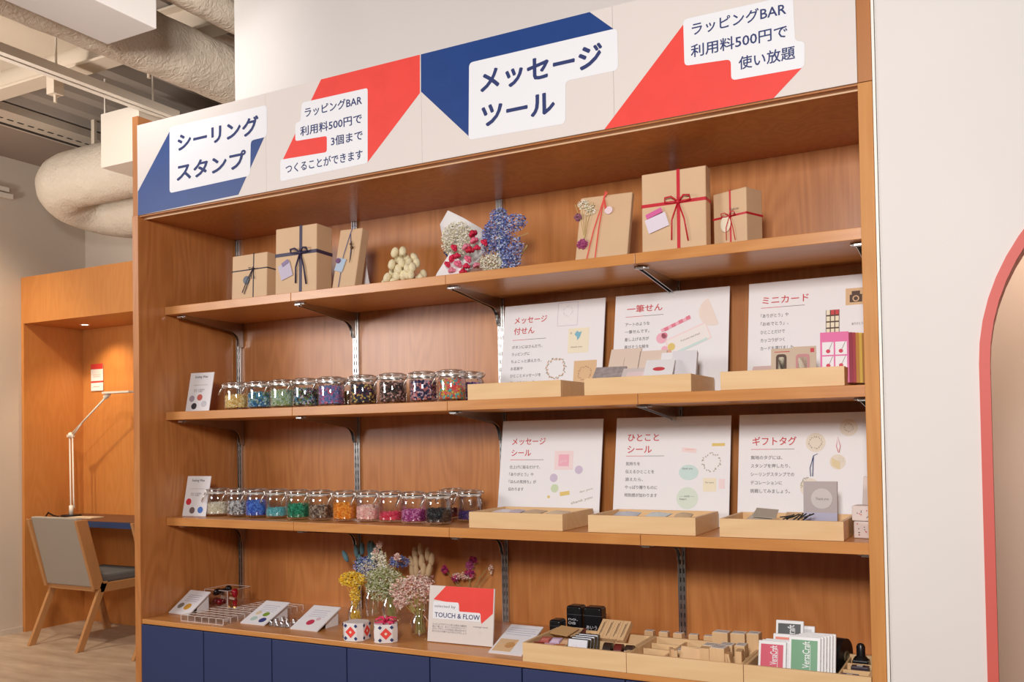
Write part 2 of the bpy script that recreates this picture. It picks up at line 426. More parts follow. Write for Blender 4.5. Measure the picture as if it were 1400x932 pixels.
# slotted uprights on the back panel
UX = [.022, .626, 1.262, 1.9, 2.498]
names = ['in the left corner', 'between the two left shelf sections', 'at the middle joint behind the bouquet', 'behind the tray dividers at the right joint', 'in the right corner']
for i, x in enumerate(UX):
    t = thing('shelf_upright', 'slotted steel shelf upright %s' % names[i], 'shelf rail', (x, D-.0048, ZK), group='slotted steel uprights')
    u = MB()
    hh = ZC-ZK-.005
    u.box(-.0125, .0125, -.003, -.0, 0, hh); u.box(-.0125, -.0095, -.011, -.003, 0, hh); u.box(.0095, .0125, -.011, -.003, 0, hh); u.box(-.0015, .0015, -.011, -.003, 0, hh)
    mesh_obj('rail', u, STEEL, t)
    sl = MB()
    n = int(hh/.028)
    for k in range(n):
        zz = .014+k*.028
        for sx in (-.0055, .0055): sl.cbox((sx, -.0035, zz), (.0042, .0012, .015))
    mesh_obj('slots', sl, STEELD, t, kind='stuff')
# brackets
def bracket(x, z, lab):
    t = thing('shelf_bracket', lab, 'bracket', (x, D-.016, z-TH), group='steel shelf brackets')
    L = D-.016-SY-.045
    prof = [(0, 0), (-L, 0), (-L, -.012)]
    for k in range(9):
        q = k/8; prof.append((-L*.93+(L*.93-.075)*q, -.013-.024*q))
    for k in range(1, 7):
        a = k/6*PI/2; prof.append((-.075+.055*math.sin(a), -.037-.048*(1-math.cos(a))))
    prof += [(-.012, -.098), (0, -.098)]
    for sx in (-.0075, .0055):
        mesh_obj('blade', MB().prism(prof, sx, sx+.002, 'X'), STEEL, t)
    mesh_obj('web', MB().box(-.0055, .0055, -L, -.03, -.006, -.002), STEELD, t)
    c = MB(); c.box(-.022, .022, -L-.002, -L+.012, -.007, -.0005); c.box(-.012, .012, -L-.012, -L, -.010, -.003)
    mesh_obj('front_clip', c, STEEL, t, bevel=.001)
for nm, z in (('top', Z1), ('middle', Z2), ('bottom', Z3)):
    for i, x in enumerate(UX):
        xx = x+(.02 if i == 0 else -.004 if i == 4 else .0)
        bracket(xx, z, 'chrome shelf bracket under the %s shelf, %s' % (nm, ['against the left side', 'at the first joint from left', 'at the middle joint', 'at the third joint', 'against the right side'][i]))

# ---------------- printed boards on the shelves ----------------
def card_board(xc, zb, w, h, lean, yb, lab, title, body, under, dy=0, tx=.11, bw=None, ty0=.22, t_em=.0265, twid=None):
    t = thing('info_board', lab, 'sign board', (xc, yb, zb+.0014), (-lean, 0, 0), 'white information boards')
    mesh_obj('board', B(-w/2, w/2, 0, .005, 0, h), WHITE, t, bevel=.0005)
    def X(f): return -w/2+w*f
    hv = .30
    def Zf(f): return h-hv*f
    for k, l in enumerate(title):
        text(l, t_em, REDINK, t, X(tx), Zf(ty0+k*.125), X(tx)+twid[k]*w, y=-.0006, bold=.012)
    zu = Zf(under)
    mesh_obj('rule', B(X(tx-.01), X(tx+.15), -.0005, 0, zu, zu+.0014), REDINK, t)
    mesh_obj('rule', B(X(tx+.15), X(tx+.33), -.0005, 0, zu, zu+.0014), INK, t)
    mx = max(len(l) for l in body)
    for k, l in enumerate(body):
        text(l, .0128, INK, t, X(tx-.01), Zf(under+.10+.083*k), X(tx-.01)+bw*w*len(l)/mx, y=-.0006, bold=.006)
    return t, X, Zf
def shp(t, pts, mat, y=-.0006, name='printed_picture', lab=None):
    return mesh_obj(name, MB().prism(pts, y, y+.0004), mat, t, label=lab)
def rect(x0, x1, z0, z1): return [(x0, z0), (x1, z0), (x1, z1), (x0, z1)]
def quad(cx, cz, w, h, a=0):
    c, s = math.cos(a), math.sin(a)
    return [(cx+u*c-v*s, cz+u*s+v*c) for u, v in ((-w/2, -h/2), (w/2, -h/2), (w/2, h/2), (-w/2, h/2))]
def wreath(t, cx, cz, r, cols, seed, n=26, y=-.001, a0=0, a1=2*PI):
    rr = random.Random(seed)
    for ci, c in enumerate(cols):
        mb = MB()
        for k in range(n):
            a = a0+(a1-a0)*(k+rr.random())/n; q = r*(1+rr.uniform(-.1, .12))
            if k % len(cols) != ci: continue
            mb.prism(quad(cx+q*math.cos(a), cz+q*math.sin(a), r*.2, r*.09, a+rr.uniform(-.9, 2.4)), y, y+.0003)
        if mb.v: mesh_obj('printed_wreath', mb, c, t)
LILAC = plain('lilac_print', (206, 192, 214), .7); CREAM = plain('cream_print', (240, 230, 204), .7)
BLUEP = plain('blue_print', (130, 186, 206), .7); KR2 = plain('kraft_print', (222, 186, 144), .7)
LEAFP = plain('olive_print', (172, 164, 140), .7); PEACH = plain('peach_print', (232, 176, 150), .7); PINKP = plain('pink_print', (240, 180, 196), .7)
PINKPALE = plain('pale_pink_print', (242, 220, 220), .7); MINT = plain('mint_print', (204, 226, 222), .7); MINT2 = plain('pale_green_print', (216, 228, 214), .7)
YEL = plain('yellow_print', (226, 200, 120), .7); DKB = plain('brown_print', (92, 70, 60), .7); PALEG = plain('pale_green_dot', (205, 220, 185), .7)
lean = .17
# upper row
w = .372; h = .335
t, X, Zf = card_board(1.492, Z2, w, h, lean, .378, 'white board about message sticky notes with a bird card and kraft square, upper row left', ['メッセージ', '付せん'],
    ['ボタンにはさんだり、', 'ラッピングに', 'ちょこっと添えたり、', 'お名前や', 'ひとことメッセージを', '書いてみましょう'], .41, bw=.31, twid=(.33, .21))
for sx in ((rect(X(.545), X(.548), Zf(.28), Zf(.02))), rect(X(.74), X(.743), Zf(.28), Zf(.02)), rect(X(.545), X(.743), Zf(.02), Zf(.015)), rect(X(.545), X(.743), Zf(.285), Zf(.28))): shp(t, sx, LILAC)
wreath(t, X(.645), Zf(.12), .016, [LILAC, LILAC], 1, 18)
shp(t, rect(X(.66), X(.86), Zf(.60), Zf(.32)), CREAM, lab='cream square card print')
shp(t, [(X(.72), Zf(.39)), (X(.745), Zf(.35)), (X(.765), Zf(.37)), (X(.79), Zf(.36)), (X(.775), Zf(.42)), (X(.75), Zf(.46)), (X(.745), Zf(.42))], BLUEP, -.0012, lab='small blue bird print')
text('お', .008, INK, t, X(.68), Zf(.385), y=-.0013); text('thank you', .007, INK, t, X(.69), Zf(.545), X(.80), y=-.0013)
wreath(t, X(.555), Zf(.76), .033, [LEAFP, PEACH, LEAFP], 2, 48)
shp(t, rect(X(.73), X(.945), Zf(.98), Zf(.69)), KR2, lab='kraft brown square print')
wreath(t, X(.838), Zf(.835), .022, [plain('soft_brown_print', (176, 140, 108), .7)], 3, 30, -.0012)
t, X, Zf = card_board(1.8995000000000002, Z2, w, h, lean, .378, 'white board about letter slips with a floral picture, upper row middle', ['一筆せん'],
    ['アートのような', '一筆せんです。', '差し上げる方が', '喜びそうな絵を'], .245, bw=.22, ty0=.20, twid=(.32,))
shp(t, quad(X(.66), Zf(.53), .140, .058, .38), PINKPALE); shp(t, quad(X(.665), Zf(.53), .130, .048, .38), plain('paper_print', (240, 234, 230), .7), -.0009); shp(t, quad(X(.655), Zf(.62), .135, .008, .38), MINT, -.0011)
shp(t, quad(X(.55), Zf(.36), .10, .011, .38), PINKP, -.0011)
for k in range(4): shp(t, quad(X(.47+.062*k), Zf(.405-.035*k), .014, .011, .38), plain('rose_print', (226, 130, 150), .7), -.0014)
for cx, cz, r, mm in ((.43, .50, .017, PINKP), (.455, .475, .010, plain('rose_print', (226, 130, 150), .7)), (.52, .60, .012, YEL), (.46, .62, .010, PINKP), (.50, .66, .009, PEACH)):
    shp(t, circle(X(cx), Zf(cz), r), mm, -.0015)
text('From your best friend', .008, INK, t, X(.60), Zf(.56), X(.76), y=-.0017, slope=.35)
hw = [(X(.87)+.046*math.cos(a), Zf(.25)+.046*math.sin(a)) for a in [PI*.62+PI*k/14 for k in range(15)]]
shp(t, hw, plain('half_print', (238, 222, 212), .7), -.0011, lab='half round pale pink paper print')
t, X, Zf = card_board(2.33, Z2, w, h, lean, .378, 'white board about mini cards with a camera picture, upper row right', ['ミニカード'],
    ['「ありがとう」や', '「おめでとう」、', 'ひとことだけで', 'カッコウがつく', 'カードを選びました。'], .265, bw=.27, ty0=.225, twid=(.36,))
shp(t, rect(X(.745), X(1)-.001, Zf(.30), Zf(.135)), KR2, lab='kraft card print'); 
shp(t, rect(X(.775), X(.865), Zf(.275), Zf(.20)), DKB, -.0012); shp(t, rect(X(.79), X(.85), Zf(.20), Zf(.165)), DKB, -.0012); shp(t, circle(X(.82), Zf(.24), .009), KR2, -.0016); shp(t, circle(X(.82), Zf(.24), .006), DKB, -.002)
text('Thank', .016, YEL, t, X(.885), Zf(.215), X(.985), y=-.0014, bold=.02); text('you', .016, YEL, t, X(.90), Zf(.29), X(.97), y=-.0014, bold=.02)
for a in range(3):
    for b in range(4):
        cx, cz = .617+.033*a, .36+.062*b
        shp(t, rect(X(cx-.013), X(cx+.013), Zf(cz+.024), Zf(cz-.024)), REDINK if b == 0 and a > 0 else CREAM, -.0014)
shp(t, rect(X(.60), X(.70), Zf(.575), Zf(.335)), DKB, -.0009)
text('ありがとう', .009, INK, t, X(.79), Zf(.50), X(.87), y=-.0012)
# lower row
def xm(a, b): return (a+b)/2
t, X, Zf = card_board(1.476, Z3, w, h+.005, lean, .378, 'white board about message stickers with pastel dots, lower row left', ['メッセージ', 'シール'],
    ['仕上げに貼るだけで、', '「ありがとう」や', '「ほんの気持ち」が', '伝わります'], .45, bw=.31, ty0=.28, twid=(.34, .20), t_em=.0265)
shp(t, rect(X(.55), X(.73), Zf(.56), Zf(.35)), PINKPALE); shp(t, rect(X(.59), X(.69), Zf(.52), Zf(.39)), PINKP, -.001); text('JOY', .012, PINKPALE, t, X(.605), Zf(.49), X(.675), y=-.0015)
for cx, cz, r, mm in ((.79, .56, .014, LILAC), (.55, .65, .014, LILAC), (.565, .765, .014, PALEG), (.51, .86, .005, YEL)): shp(t, circle(X(cx), Zf(cz), r), mm)
shp(t, quad(X(.665), Zf(.82), .035, .013, .15), YEL); text('thank you', .012, LEAFP, t, X(.73), Zf(.95), X(.93), y=-.001, slope=.3); text('for you', .009, LEAFP, t, X(.81), Zf(.82), X(.93), y=-.001, slope=.3)
t, X, Zf = card_board(1.895, Z3, w, h+.005, lean, .378, 'white board about one-word stickers with two green circles, lower row middle', ['ひとこと', 'シール'],
    ['気持ちを', '伝えるひとことを', '添えたら、', 'やっぱり贈りものに', '特別感が加わります'], .415, bw=.29, ty0=.255, twid=(.28, .22), t_em=.028)
shp(t, circle(X(.655), Zf(.585), .031, 24, .024), MINT); shp(t, circle(X(.65), Zf(.85), .034), MINT2)
text('thank you', .008, INK, t, X(.60), Zf(.56), X(.69), y=-.0012); text('— with —\nheart', .009, INK, t, X(.585), Zf(.87), X(.71), y=-.0012)
wreath(t, X(.845), Zf(.48), .026, [LEAFP], 5, 26)
shp(t, quad(X(.90), Zf(.30), .040, .009, .0), YEL); shp(t, rect(X(.78), X(.89), Zf(.78), Zf(.64)), CREAM); shp(t, rect(X(.91), X(.96), Zf(.75), Zf(.65)), PINKPALE)
text('for you', .007, INK, t, X(.80), Zf(.70), X(.87), y=-.0012); shp(t, quad(X(.655), Zf(.355), .046, .014, -.12), PINKPALE); text('merci', .008, PEACH, t, X(.62), Zf(.355), X(.70), y=-.0012)
t, X, Zf = card_board(2.292, Z3, w, h+.005, lean, .378, 'white board about gift tags with round tag pictures and a blue loop, lower row right', ['ギフトタグ'],
    ['無地のタグには、', 'スタンプを押したり、', 'シーリングスタンプでの', 'デコレーションに', '挑戦してみましょう。'], .355, bw=.34, ty0=.315, twid=(.345,), t_em=.028)
TAGC = plain('tag_print', (232, 222, 206), .7)
shp(t, circle(X(.60), Zf(.29), .028), TAGC); wreath(t, X(.60), Zf(.29), .017, [LEAFP, plain('mid_print', (140, 124, 110), .7)], 8, 26, -.0012)
shp(t, circle(X(.845), Zf(.15), .025), TAGC); wreath(t, X(.845), Zf(.15), .012, [plain('mid_print', (140, 124, 110), .7)], 9, 20, -.0012)
shp(t, circle(X(.765), Zf(.48), .022), TAGC)
for k in range(5): shp(t, quad(X(.752), Zf(.505)+.0045*(k-2)+.002, .026, .0018, -.5), YEL, -.0012)
wreath(t, X(.79), Zf(.46), .006, [DKB], 10, 10, -.0015)
tb = MB().tube([(X(.77), -.0015, Zf(.39)), (X(.755), -.0015, Zf(.33)), (X(.765), -.0015, Zf(.24)), (X(.785), -.0015, Zf(.33)), (X(.775), -.0015, Zf(.39))], .0008, 5); mesh_obj('printed_loop', tb, REDINK, t)
tb = MB().tube([(X(.565), -.0015, Zf(.62)), (X(.56), -.0015, Zf(.54)), (X(.585), -.0015, Zf(.42)), (X(.615), -.0015, Zf(.40)), (X(.585), -.0015, Zf(.42)), (X(.58), -.0015, Zf(.62))], .0012, 5); mesh_obj('printed_loop', tb, NAVYTXT, t)
shp(t, circle(X(.56), Zf(.73), .028), TAGC); wreath(t, X(.55), Zf(.70), .020, [LEAFP], 11, 16, -.0012, 1.6, 3.6); wreath(t, X(.56), Zf(.76), .016, [plain('mid_print', (140, 124, 110), .7)], 12, 18, -.0012, 3.6, 5.8)

# ---------------- bamboo trays ----------------
def tray(x0, y0, z, lab, w=.322, d=.232, h=.050, div=None):
    t = thing('bamboo_tray', lab, 'tray', (x0+w/2, y0+d/2, z), group='bamboo display trays')
    q = .009
    mesh_obj('bottom', B(-w/2+q, w/2-q, -d/2+q, d/2-q, .0, .005), BAMBOO, t)
    mesh_obj('front_side', B(-w/2, w/2, -d/2, -d/2+q, 0, h), BAMBOO, t, bevel=.0008)
    mesh_obj('back_side', B(-w/2, w/2, d/2-q, d/2, 0, h), BAMBOO, t, bevel=.0008)
    for s in (-1, 1):
        mesh_obj('end_side', B(s*w/2-(q if s > 0 else 0), s*w/2+(q if s < 0 else 0), -d/2+q, d/2-q, 0, h), BAMBOO, t, bevel=.0008)
    for (a, b, c, e) in (div or ()):
        mesh_obj('divider', B(-w/2+a*w, -w/2+b*w, -d/2+c*d, -d/2+e*d, .005, h-.006), BAMBOO, t, bevel=.0005)
    return t
tray(1.331, .130, Z2, 'bamboo tray of small packets under the sticky note board')
tray(1.729, .130, Z2, 'bamboo tray holding leaning sticker pads, middle shelf')
tray(2.133, .130, Z2, 'bamboo tray with mini card packs, right end of middle shelf')
tray(1.329, .130, Z3, 'bamboo tray in front of the pastel dot board, bottom shelf')
tray(1.733, .130, Z3, 'bamboo tray in front of the green circle board, bottom shelf')
tray(2.122, .130, Z3, 'bamboo tray of gift tags, right end of bottom shelf')
dv = [(.485, .5, .04, .96), (.04, .97, .40, .425)]
tray(1.577, .002, ZK, 'bamboo tray with ink pads and black card boxes on the worktop', w=.316, h=.054, div=[(.36, .378, .04, .96), (.72, .738, .04, .96), (.38, .97, .56, .585)])
tray(1.8945, .002, ZK, 'bamboo tray full of wooden stamps, middle of the three on the worktop', w=.316, h=.054, div=[(.30, .318, .04, .96), (.04, .97, .42, .445), (.04, .97, .72, .74)])
tray(2.212, .002, ZK, 'bamboo tray with stacked ink pad packs at the right end of the worktop', w=.306, h=.054, div=[(.735, .752, .04, .96), (.752, .97, .33, .355), (.752, .97, .64, .665)])

# ---------------- glass jars and beads ----------------
def make_jar(loc, lab, yaw, r=.047, h=.104):
    t = thing('clip_jar', lab, 'jar', loc, (0, 0, yaw), 'glass clip-top jars')
    body = [(.001, .002), (r*.82, .002), (r*.95, .006), (r*.985, .012), (r*.985, h*.66), (r*.93, h*.73), (r*.84, h*.78), (r*.84, h*.83)]
    mesh_obj('glass_body', MB().lathe(body, n=28), GLASS, t, smooth=True)
    ring = MB().lathe([(r*.80, h*.79), (r*.90, h*.79), (r*.90, h*.83), (r*.80, h*.83)], n=28)
    mesh_obj('neck_ring', ring, plain('wire_steel', (238, 234, 228), .32, 1.0), t, smooth='auto')
    mesh_obj('seal', MB().lathe([(r*.80, h*.83), (r*.96, h*.83), (r*.96, h*.855), (r*.80, h*.855)], n=28), plain('clear_rubber', (226, 214, 204), .5), t, smooth='auto')
    lid = [(r*.97, h*.855), (r*.97, h*.91), (r*.90, h*.955), (r*.80, h*.96), (r*.74, h*.99), (.001, h*.99)]
    mesh_obj('lid', MB().lathe(lid, n=28), GLASS, t, smooth=True)
    wr = MB()
    wr.tube([(r*.93*math.cos(a), r*.93*math.sin(a), h*.94) for a in [2*PI*k/20 for k in range(20)]], .0012, 5, closed=True)
    for s in (-1, 1):
        wr.tube([(-r*.95, s*.012, h*.94), (-r*1.08, s*.012, h*.90), (-r*1.04, s*.012, h*.79), (-r*.88, s*.012, h*.78)], .0014, 5)
    wr.tube([(-r*1.05, -.011, h*.86), (-r*1.38, -.009, h*.56), (-r*1.40, 0, h*.53), (-r*1.38, .009, h*.56), (-r*1.05, .011, h*.86)], .0019, 6)
    wr.tube([(r*.93, -.01, h*.94), (r*1.07, -.01, h*.88), (r*1.05, .01, h*.86), (r*.9, .01, h*.79)], .0014, 5)
    mesh_obj('clasp_wire', wr, plain('wire_steel', (238, 234, 228), .32, 1.0), t, smooth=True)
    return t
def beads(loc, fill, cols, lab, r=.047, h=.104, size=.0036):
    mb = MB(); R_ = r*.985-.0062; z0 = .0125; z1 = max(.022, h*.66*fill+.004)
    n_ring = int(2*PI*R_/(size*1.75)); zz = z0; k = 0
    while zz < z1:
        for j in range(n_ring):
            a = 2*PI*(j+.5*(k % 2))/n_ring+rnd.uniform(-.05, .05)
            mb.nugget((R_*math.cos(a)*rnd.uniform(.95, 1), R_*math.sin(a)*rnd.uniform(.95, 1), zz+rnd.uniform(-.001, .001)), size*rnd.uniform(.85, 1.1))
        zz += size*1.5; k += 1
    for _ in range(90):
        q = R_*math.sqrt(rnd.random()); a = rnd.uniform(0, 6.28)
        mb.nugget((q*math.cos(a), q*math.sin(a), z1+rnd.uniform(-.002, .003)-.3*abs(q-R_*.3)*.3), size)
    mb.lathe([(.0005, z0-.002), (R_*.93, z0-.002), (R_*.93, z1-.001), (.0005, z1-.001)], n=16)
    nm = 'beads_'+'_'.join('%02x%02x%02x' % c for c in cols)
    o = mesh_obj('wax_beads', mb, MATS.get(nm) or islands(nm, cols), loc=loc)
    return tag(o, lab, 'beads', kind='stuff')
upper = [
 (0.284, .205, .72, [(244, 214, 140), (250, 232, 180), (232, 190, 110)], 'pale yellow'),
 (0.398, .205, .80, [(110, 176, 208), (60, 120, 170), (196, 214, 214), (120, 150, 110)], 'light blue mixed'),
 (0.509, .205, .86, [(196, 208, 170), (160, 180, 120), (214, 224, 206), (170, 200, 190)], 'sage green'),
 (0.614, .205, .88, [(60, 60, 66), (130, 150, 80), (222, 214, 220), (96, 160, 180), (120, 80, 90)], 'dark, green and white mixed'),
 (0.73, .205, .93, [(226, 120, 150), (130, 150, 200), (180, 140, 200), (110, 130, 180)], 'pink and lilac blue'),
 (0.724, .31, .70, [(110, 76, 50), (150, 120, 80)], 'brown'),
 (0.87, .205, .92, [(40, 46, 70), (56, 60, 80), (235, 200, 110), (120, 50, 80)], 'dark navy with yellow flecks'),
 (0.994, .205, .96, [(76, 52, 48), (120, 84, 72), (222, 176, 168), (54, 44, 44)], 'dark brown and rose'),
 (1.116, .205, .96, [(236, 140, 130), (44, 48, 90), (226, 190, 200), (90, 70, 110)], 'coral and navy mixed'),
 (1.227, .205, .95, [(240, 90, 80), (240, 150, 110), (90, 200, 200), (230, 210, 90), (236, 120, 130)], 'orange, red and turquoise'),
 (1.231, .315, .85, [(120, 60, 140), (60, 60, 130), (200, 150, 200)], 'purple')]
for i, (x, y, f, cols, nm) in enumerate(upper):
    rr, hh_ = (.0475, .106)
    make_jar((x, y, Z2), 'glass clip jar of %s beads on the middle shelf' % nm, rnd.uniform(.55, .8), rr, hh_)
    beads((x, y, Z2), f, cols, '%s wax beads inside a middle shelf jar' % nm, rr, hh_)
lower = [
 ((0.153, 0.235), .62, [(240, 232, 214), (228, 220, 196)], 'cream white'),
 ((0.257, 0.234), .72, [(190, 184, 182), (120, 116, 116), (224, 222, 222)], 'silver grey'),
 ((0.353, 0.232), .78, [(74, 120, 214), (50, 90, 190), (100, 150, 230)], 'bright blue'),
 ((0.452, 0.232), .42, [(130, 206, 210), (100, 186, 194)], 'aqua'),
 ((0.573, 0.209), .68, [(30, 150, 110), (20, 120, 86), (50, 170, 130)], 'emerald green'),
 ((0.672, 0.211), .64, [(96, 72, 60), (140, 110, 90), (190, 170, 150)], 'bronze brown'),
 ((0.785, 0.204), .78, [(246, 160, 30), (238, 140, 20), (250, 176, 60)], 'orange'),
 ((0.874, 0.219), .68, [(248, 200, 190), (240, 184, 176), (250, 216, 204)], 'pale pink'),
 ((0.968, 0.221), .38, [(236, 80, 110), (226, 60, 92)], 'coral red'),
 ((1.073, 0.202), .55, [(190, 80, 150), (160, 54, 124), (226, 150, 196)], 'magenta'),
 ((1.168, 0.207), .62, [(44, 38, 44), (70, 60, 64), (28, 26, 30)], 'black'),
 ((1.098, 0.406), .40, [(120, 20, 34), (90, 14, 26)], 'dark red'),
 ((1.215, 0.329), .36, [(84, 60, 130), (60, 44, 100)], 'violet')]
for (x, y), f, cols, nm in lower:
    make_jar((x, y, Z3), 'glass clip jar of %s beads on the bottom shelf' % nm, rnd.uniform(.65, .9), .044, .108)
    beads((x, y, Z3), f, cols, '%s wax beads inside a bottom shelf jar' % nm, .044, .108)

# small white bead info stands at the left end
def small_card(loc, lab, dots, w=.112, h=.155, lean=.22, rz=.10):
    t = thing('card_stand', lab, 'card', loc, (-lean, 0, rz))
    mesh_obj('card_panel', B(-w/2, w/2, 0, .003, 0, h), WHITE, t)
    mesh_obj('rear_strut', MB().add([(-.004, .003, h*.7), (.004, .003, h*.7), (-.004, .055, .012), (.004, .055, .012), (-.004, .003, 0), (.004, .003, 0)],
             [(0, 1, 3, 2), (2, 3, 5, 4), (0, 2, 4), (1, 5, 3)]), WHITE, t)
    text('Sealing Wax', .013, INK, t, -.032, h-.024, .03, y=-.0008, bold=.01)
    mesh_obj('rule', B(-.034, .034, -.0006, 0, h-.05, h-.0492), INK, t)
    text('封ろうの色見本\nカラーを選ぶ', .0068, INK, t, -.028, h-.078, .022, y=-.0008)
    for cx, cz, c in dots: mesh_obj('wax_dot_print', MB().prism(circle(cx, cz, .0125), -.001, 0), plain('dot_%d_%d_%d' % c, c, .5), t)
small_card((0.091, .19, Z2), 'white wax card stand with grey, red and black dots, middle shelf left', [(-.033, .052, (170, 160, 176)), (.004, .056, (200, 96, 84)), (-.018, .022, (44, 44, 52)), (.028, .03, (206, 204, 210))])
small_card((0.069, .19, Z3), 'white wax card stand with red, brown and blue dots, bottom shelf left', [(-.034, .055, (214, 56, 70)), (-.012, .022, (120, 100, 100)), (.027, .024, (70, 120, 200))])

# ---------------- gifts on the top shelf ----------------
def gift(loc, w, h, d, rot, lab, rib, ribw, vx, hz, name='wrapped_gift', horiz=True, vert=True, side=True, bow=.02, double=False):
    loc = (loc[0], loc[1], loc[2]+d*math.sin(max(0, -rot[0]))+.002)
    t = thing(name, lab, 'gift', loc, rot, 'kraft paper gifts on the top shelf')
    mesh_obj('wrapped_box', B(-w/2, w/2, 0, d, 0, h), KRAFT, t, bevel=.003)
    e = .0012
    rb = MB()
    if vert:
        x = -w/2+w*vx
        rb.box(x-ribw/2, x+ribw/2, -e, 0, 0, h+e); rb.box(x-ribw/2, x+ribw/2, -e, d+e, h, h+e)
    if horiz:
        z = h*hz
        rb.box(-w/2-e, w/2+e, -e, 0, z-ribw/2, z+ribw/2); rb.box(w/2, w/2+e, -e, d+e, z-ribw/2, z+ribw/2); rb.box(-w/2-e, -w/2, -e, d+e, z-ribw/2, z+ribw/2)
    if rb.v: mesh_obj('ribbon', rb, rib, t)
    if bow:
        x = -w/2+w*vx; z = h*hz; b = MB()
        for s in (-1, 1):
            b.tube([(x, -.004, z), (x+s*bow*.5, -.012, z+bow*.42), (x+s*bow, -.014, z+bow*.35), (x+s*bow*1.05, -.010, z+bow*.05), (x+s*bow*.5, -.006, z-bow*.02), (x, -.004, z)], ribw*.28, 6)
        b.tube([(x, -.004, z), (x-bow*.5, -.006, z-bow*1.4), (x-bow*.55, -.004, max(.004, z-bow*3))], ribw*.25, 5)
        b.tube([(x, -.004, z), (x+bow*.5, -.006, z-bow*1.4), (x+bow*.8, -.004, max(.004, z-bow*3.2))], ribw*.25, 5)
        b.ico((x, -.005, z), ribw*.6, 1)
        mesh_obj('bow', b, rib, t, smooth=True)
    return t
NAVYRIB = plain('navy_ribbon', (56, 46, 76), .5); BLACKCORD = plain('dark_cord', (46, 40, 56), .6); REDRIB = plain('red_ribbon', (200, 30, 48), .45)
CORALRIB = plain('coral_ribbon', (236, 96, 84), .5)
t = gift((0.362, .19, Z1), .176, .172, .06, (-.04, 0, -.02), 'small kraft gift tied with thin dark cord and black seal, leftmost on the top shelf', BLACKCORD, .004, .62, .66, bow=.012)
mesh_obj('wax_seal', MB().prism(circle(-.012, .075, .0155, 18), -.004, -.001), plain('black_wax', (50, 60, 78), .3), t, bevel=.001)
mesh_obj('cord_end', MB().tube([(.022, -.003, .118), (-.004, -.004, .08), (-.032, -.003, .03)], .0016, 5).tube([(.026, -.003, .118), (.01, -.004, .09), (-.022, -.003, .024)], .0016, 5), BLACKCORD, t)
t = gift((0.594, .18, Z1), .19, .245, .085, (-.03, 0, .0), 'tall kraft gift tied with wide dark navy ribbon and a lilac tag', NAVYRIB, .0125, .62, .60, bow=.036)
mesh_obj('paper_tag', MB().prism(quad(-.045, .088, .055, .055, .3), -.004, -.003), plain('lilac_tag', (196, 186, 206), .6), t)
mesh_obj('tape', MB().prism(quad(-.045, .116, .032, .014, .45), -.006, -.005), plain('mauve_tape', (140, 124, 160), .6), t)
t = gift((0.799, .19, Z1), .098, .218, .04, (-.20, .03, .0), 'slim kraft parcel leaning back with blue cords and pale blue tag', NAVYRIB, .002, .55, .9, horiz=False, vert=False, bow=0)
mesh_obj('cord', MB().tube([(.0, -.002, .20), (-.016, -.003, .12), (-.02, -.002, .0)], .0013, 5).tube([(.0, -.002, .20), (.012, -.003, .15), (.014, -.002, .10)], .0013, 5).tube([(.0, -.002, .20), (.01, -.006, .222), (.02, -.003, .228)], .0013, 5), plain('blue_cord', (70, 80, 140), .6), t)
mesh_obj('paper_tag', MB().prism(quad(-.024, .085, .036, .048, -.25), -.004, -.003), plain('pale_blue_tag', (178, 196, 216), .6), t)
mesh_obj('wax_seal', MB().prism(circle(-.034, .10, .0095, 16), -.008, -.004), plain('purple_wax', (120, 80, 120), .35), t)
mesh_obj('dried_sprig', MB().tube([(.012, -.004, .17), (.02, -.007, .13), (.016, -.005, .09)], .0011, 5).ico((.018, -.006, .145), .006, 1).ico((.012, -.006, .158), .005, 1), plain('dry_twig', (96, 74, 50), .8), t)
o = thing('easel_card', 'white folded card standing behind the slim blue-corded parcel', 'card', (0.809, .29, Z1))
mesh_obj('card_panel', MB().prism([(-.03, 0), (.035, 0), (.01, .13), (-.01, .13)], 0, .003), WHITE, o)

# bunny tail bundle
def tails(name, lab, loc, n, spread, hgt, rx, rz_, mat, cat='dried flowers', stems=True, seed=3, laydown=False, size=(.011, .02)):
    t = thing(name, lab, cat, loc); rr = random.Random(seed)
    for k in range(n):
        px, py, pz, ax, ay = rr.uniform(-rx, rx), rr.uniform(-.02, .02), 0, 0, 0
        yield_t = None
    return t
t = thing('bunny_tail_bundle', 'bundle of cream bunny tail grass heads lying on the top shelf', 'dried flowers', (1.037, .215, Z1))
CREAMF = plain('bunny_tail_cream', (240, 226, 186), .9, bump=.8, bscale=260)
rr = random.Random(4)
rows = [(.012, 8, .080), (.030, 8, .074), (.050, 7, .062), (.070, 6, .050), (.090, 4, .034), (.106, 3, .020)]
for z, n, half in rows:
    for k in range(n):
        x = -half+2*half*(k+.5)/n+rr.uniform(-.006, .006); a = rr.uniform(-.5, .5)-x*4
        M = Matrix.Translation((x, rr.uniform(-.03, .02), z+rr.uniform(-.004, .004))) @ Matrix.Rotation(a, 4, 'Y') @ Matrix.Rotation(rr.uniform(-.5, .3), 4, 'X')
        hb = MB().ico((0, 0, 0), .0128, 1, (1, 1, 1.5), M)
        mesh_obj('seed_head', hb, CREAMF, t, smooth=True)
mesh_obj('stems', MB().tube([(0, .02, .03), (.05, .06, .02), (.11, .07, .012)], .006, 6), plain('straw', (200, 176, 120), .8), t)

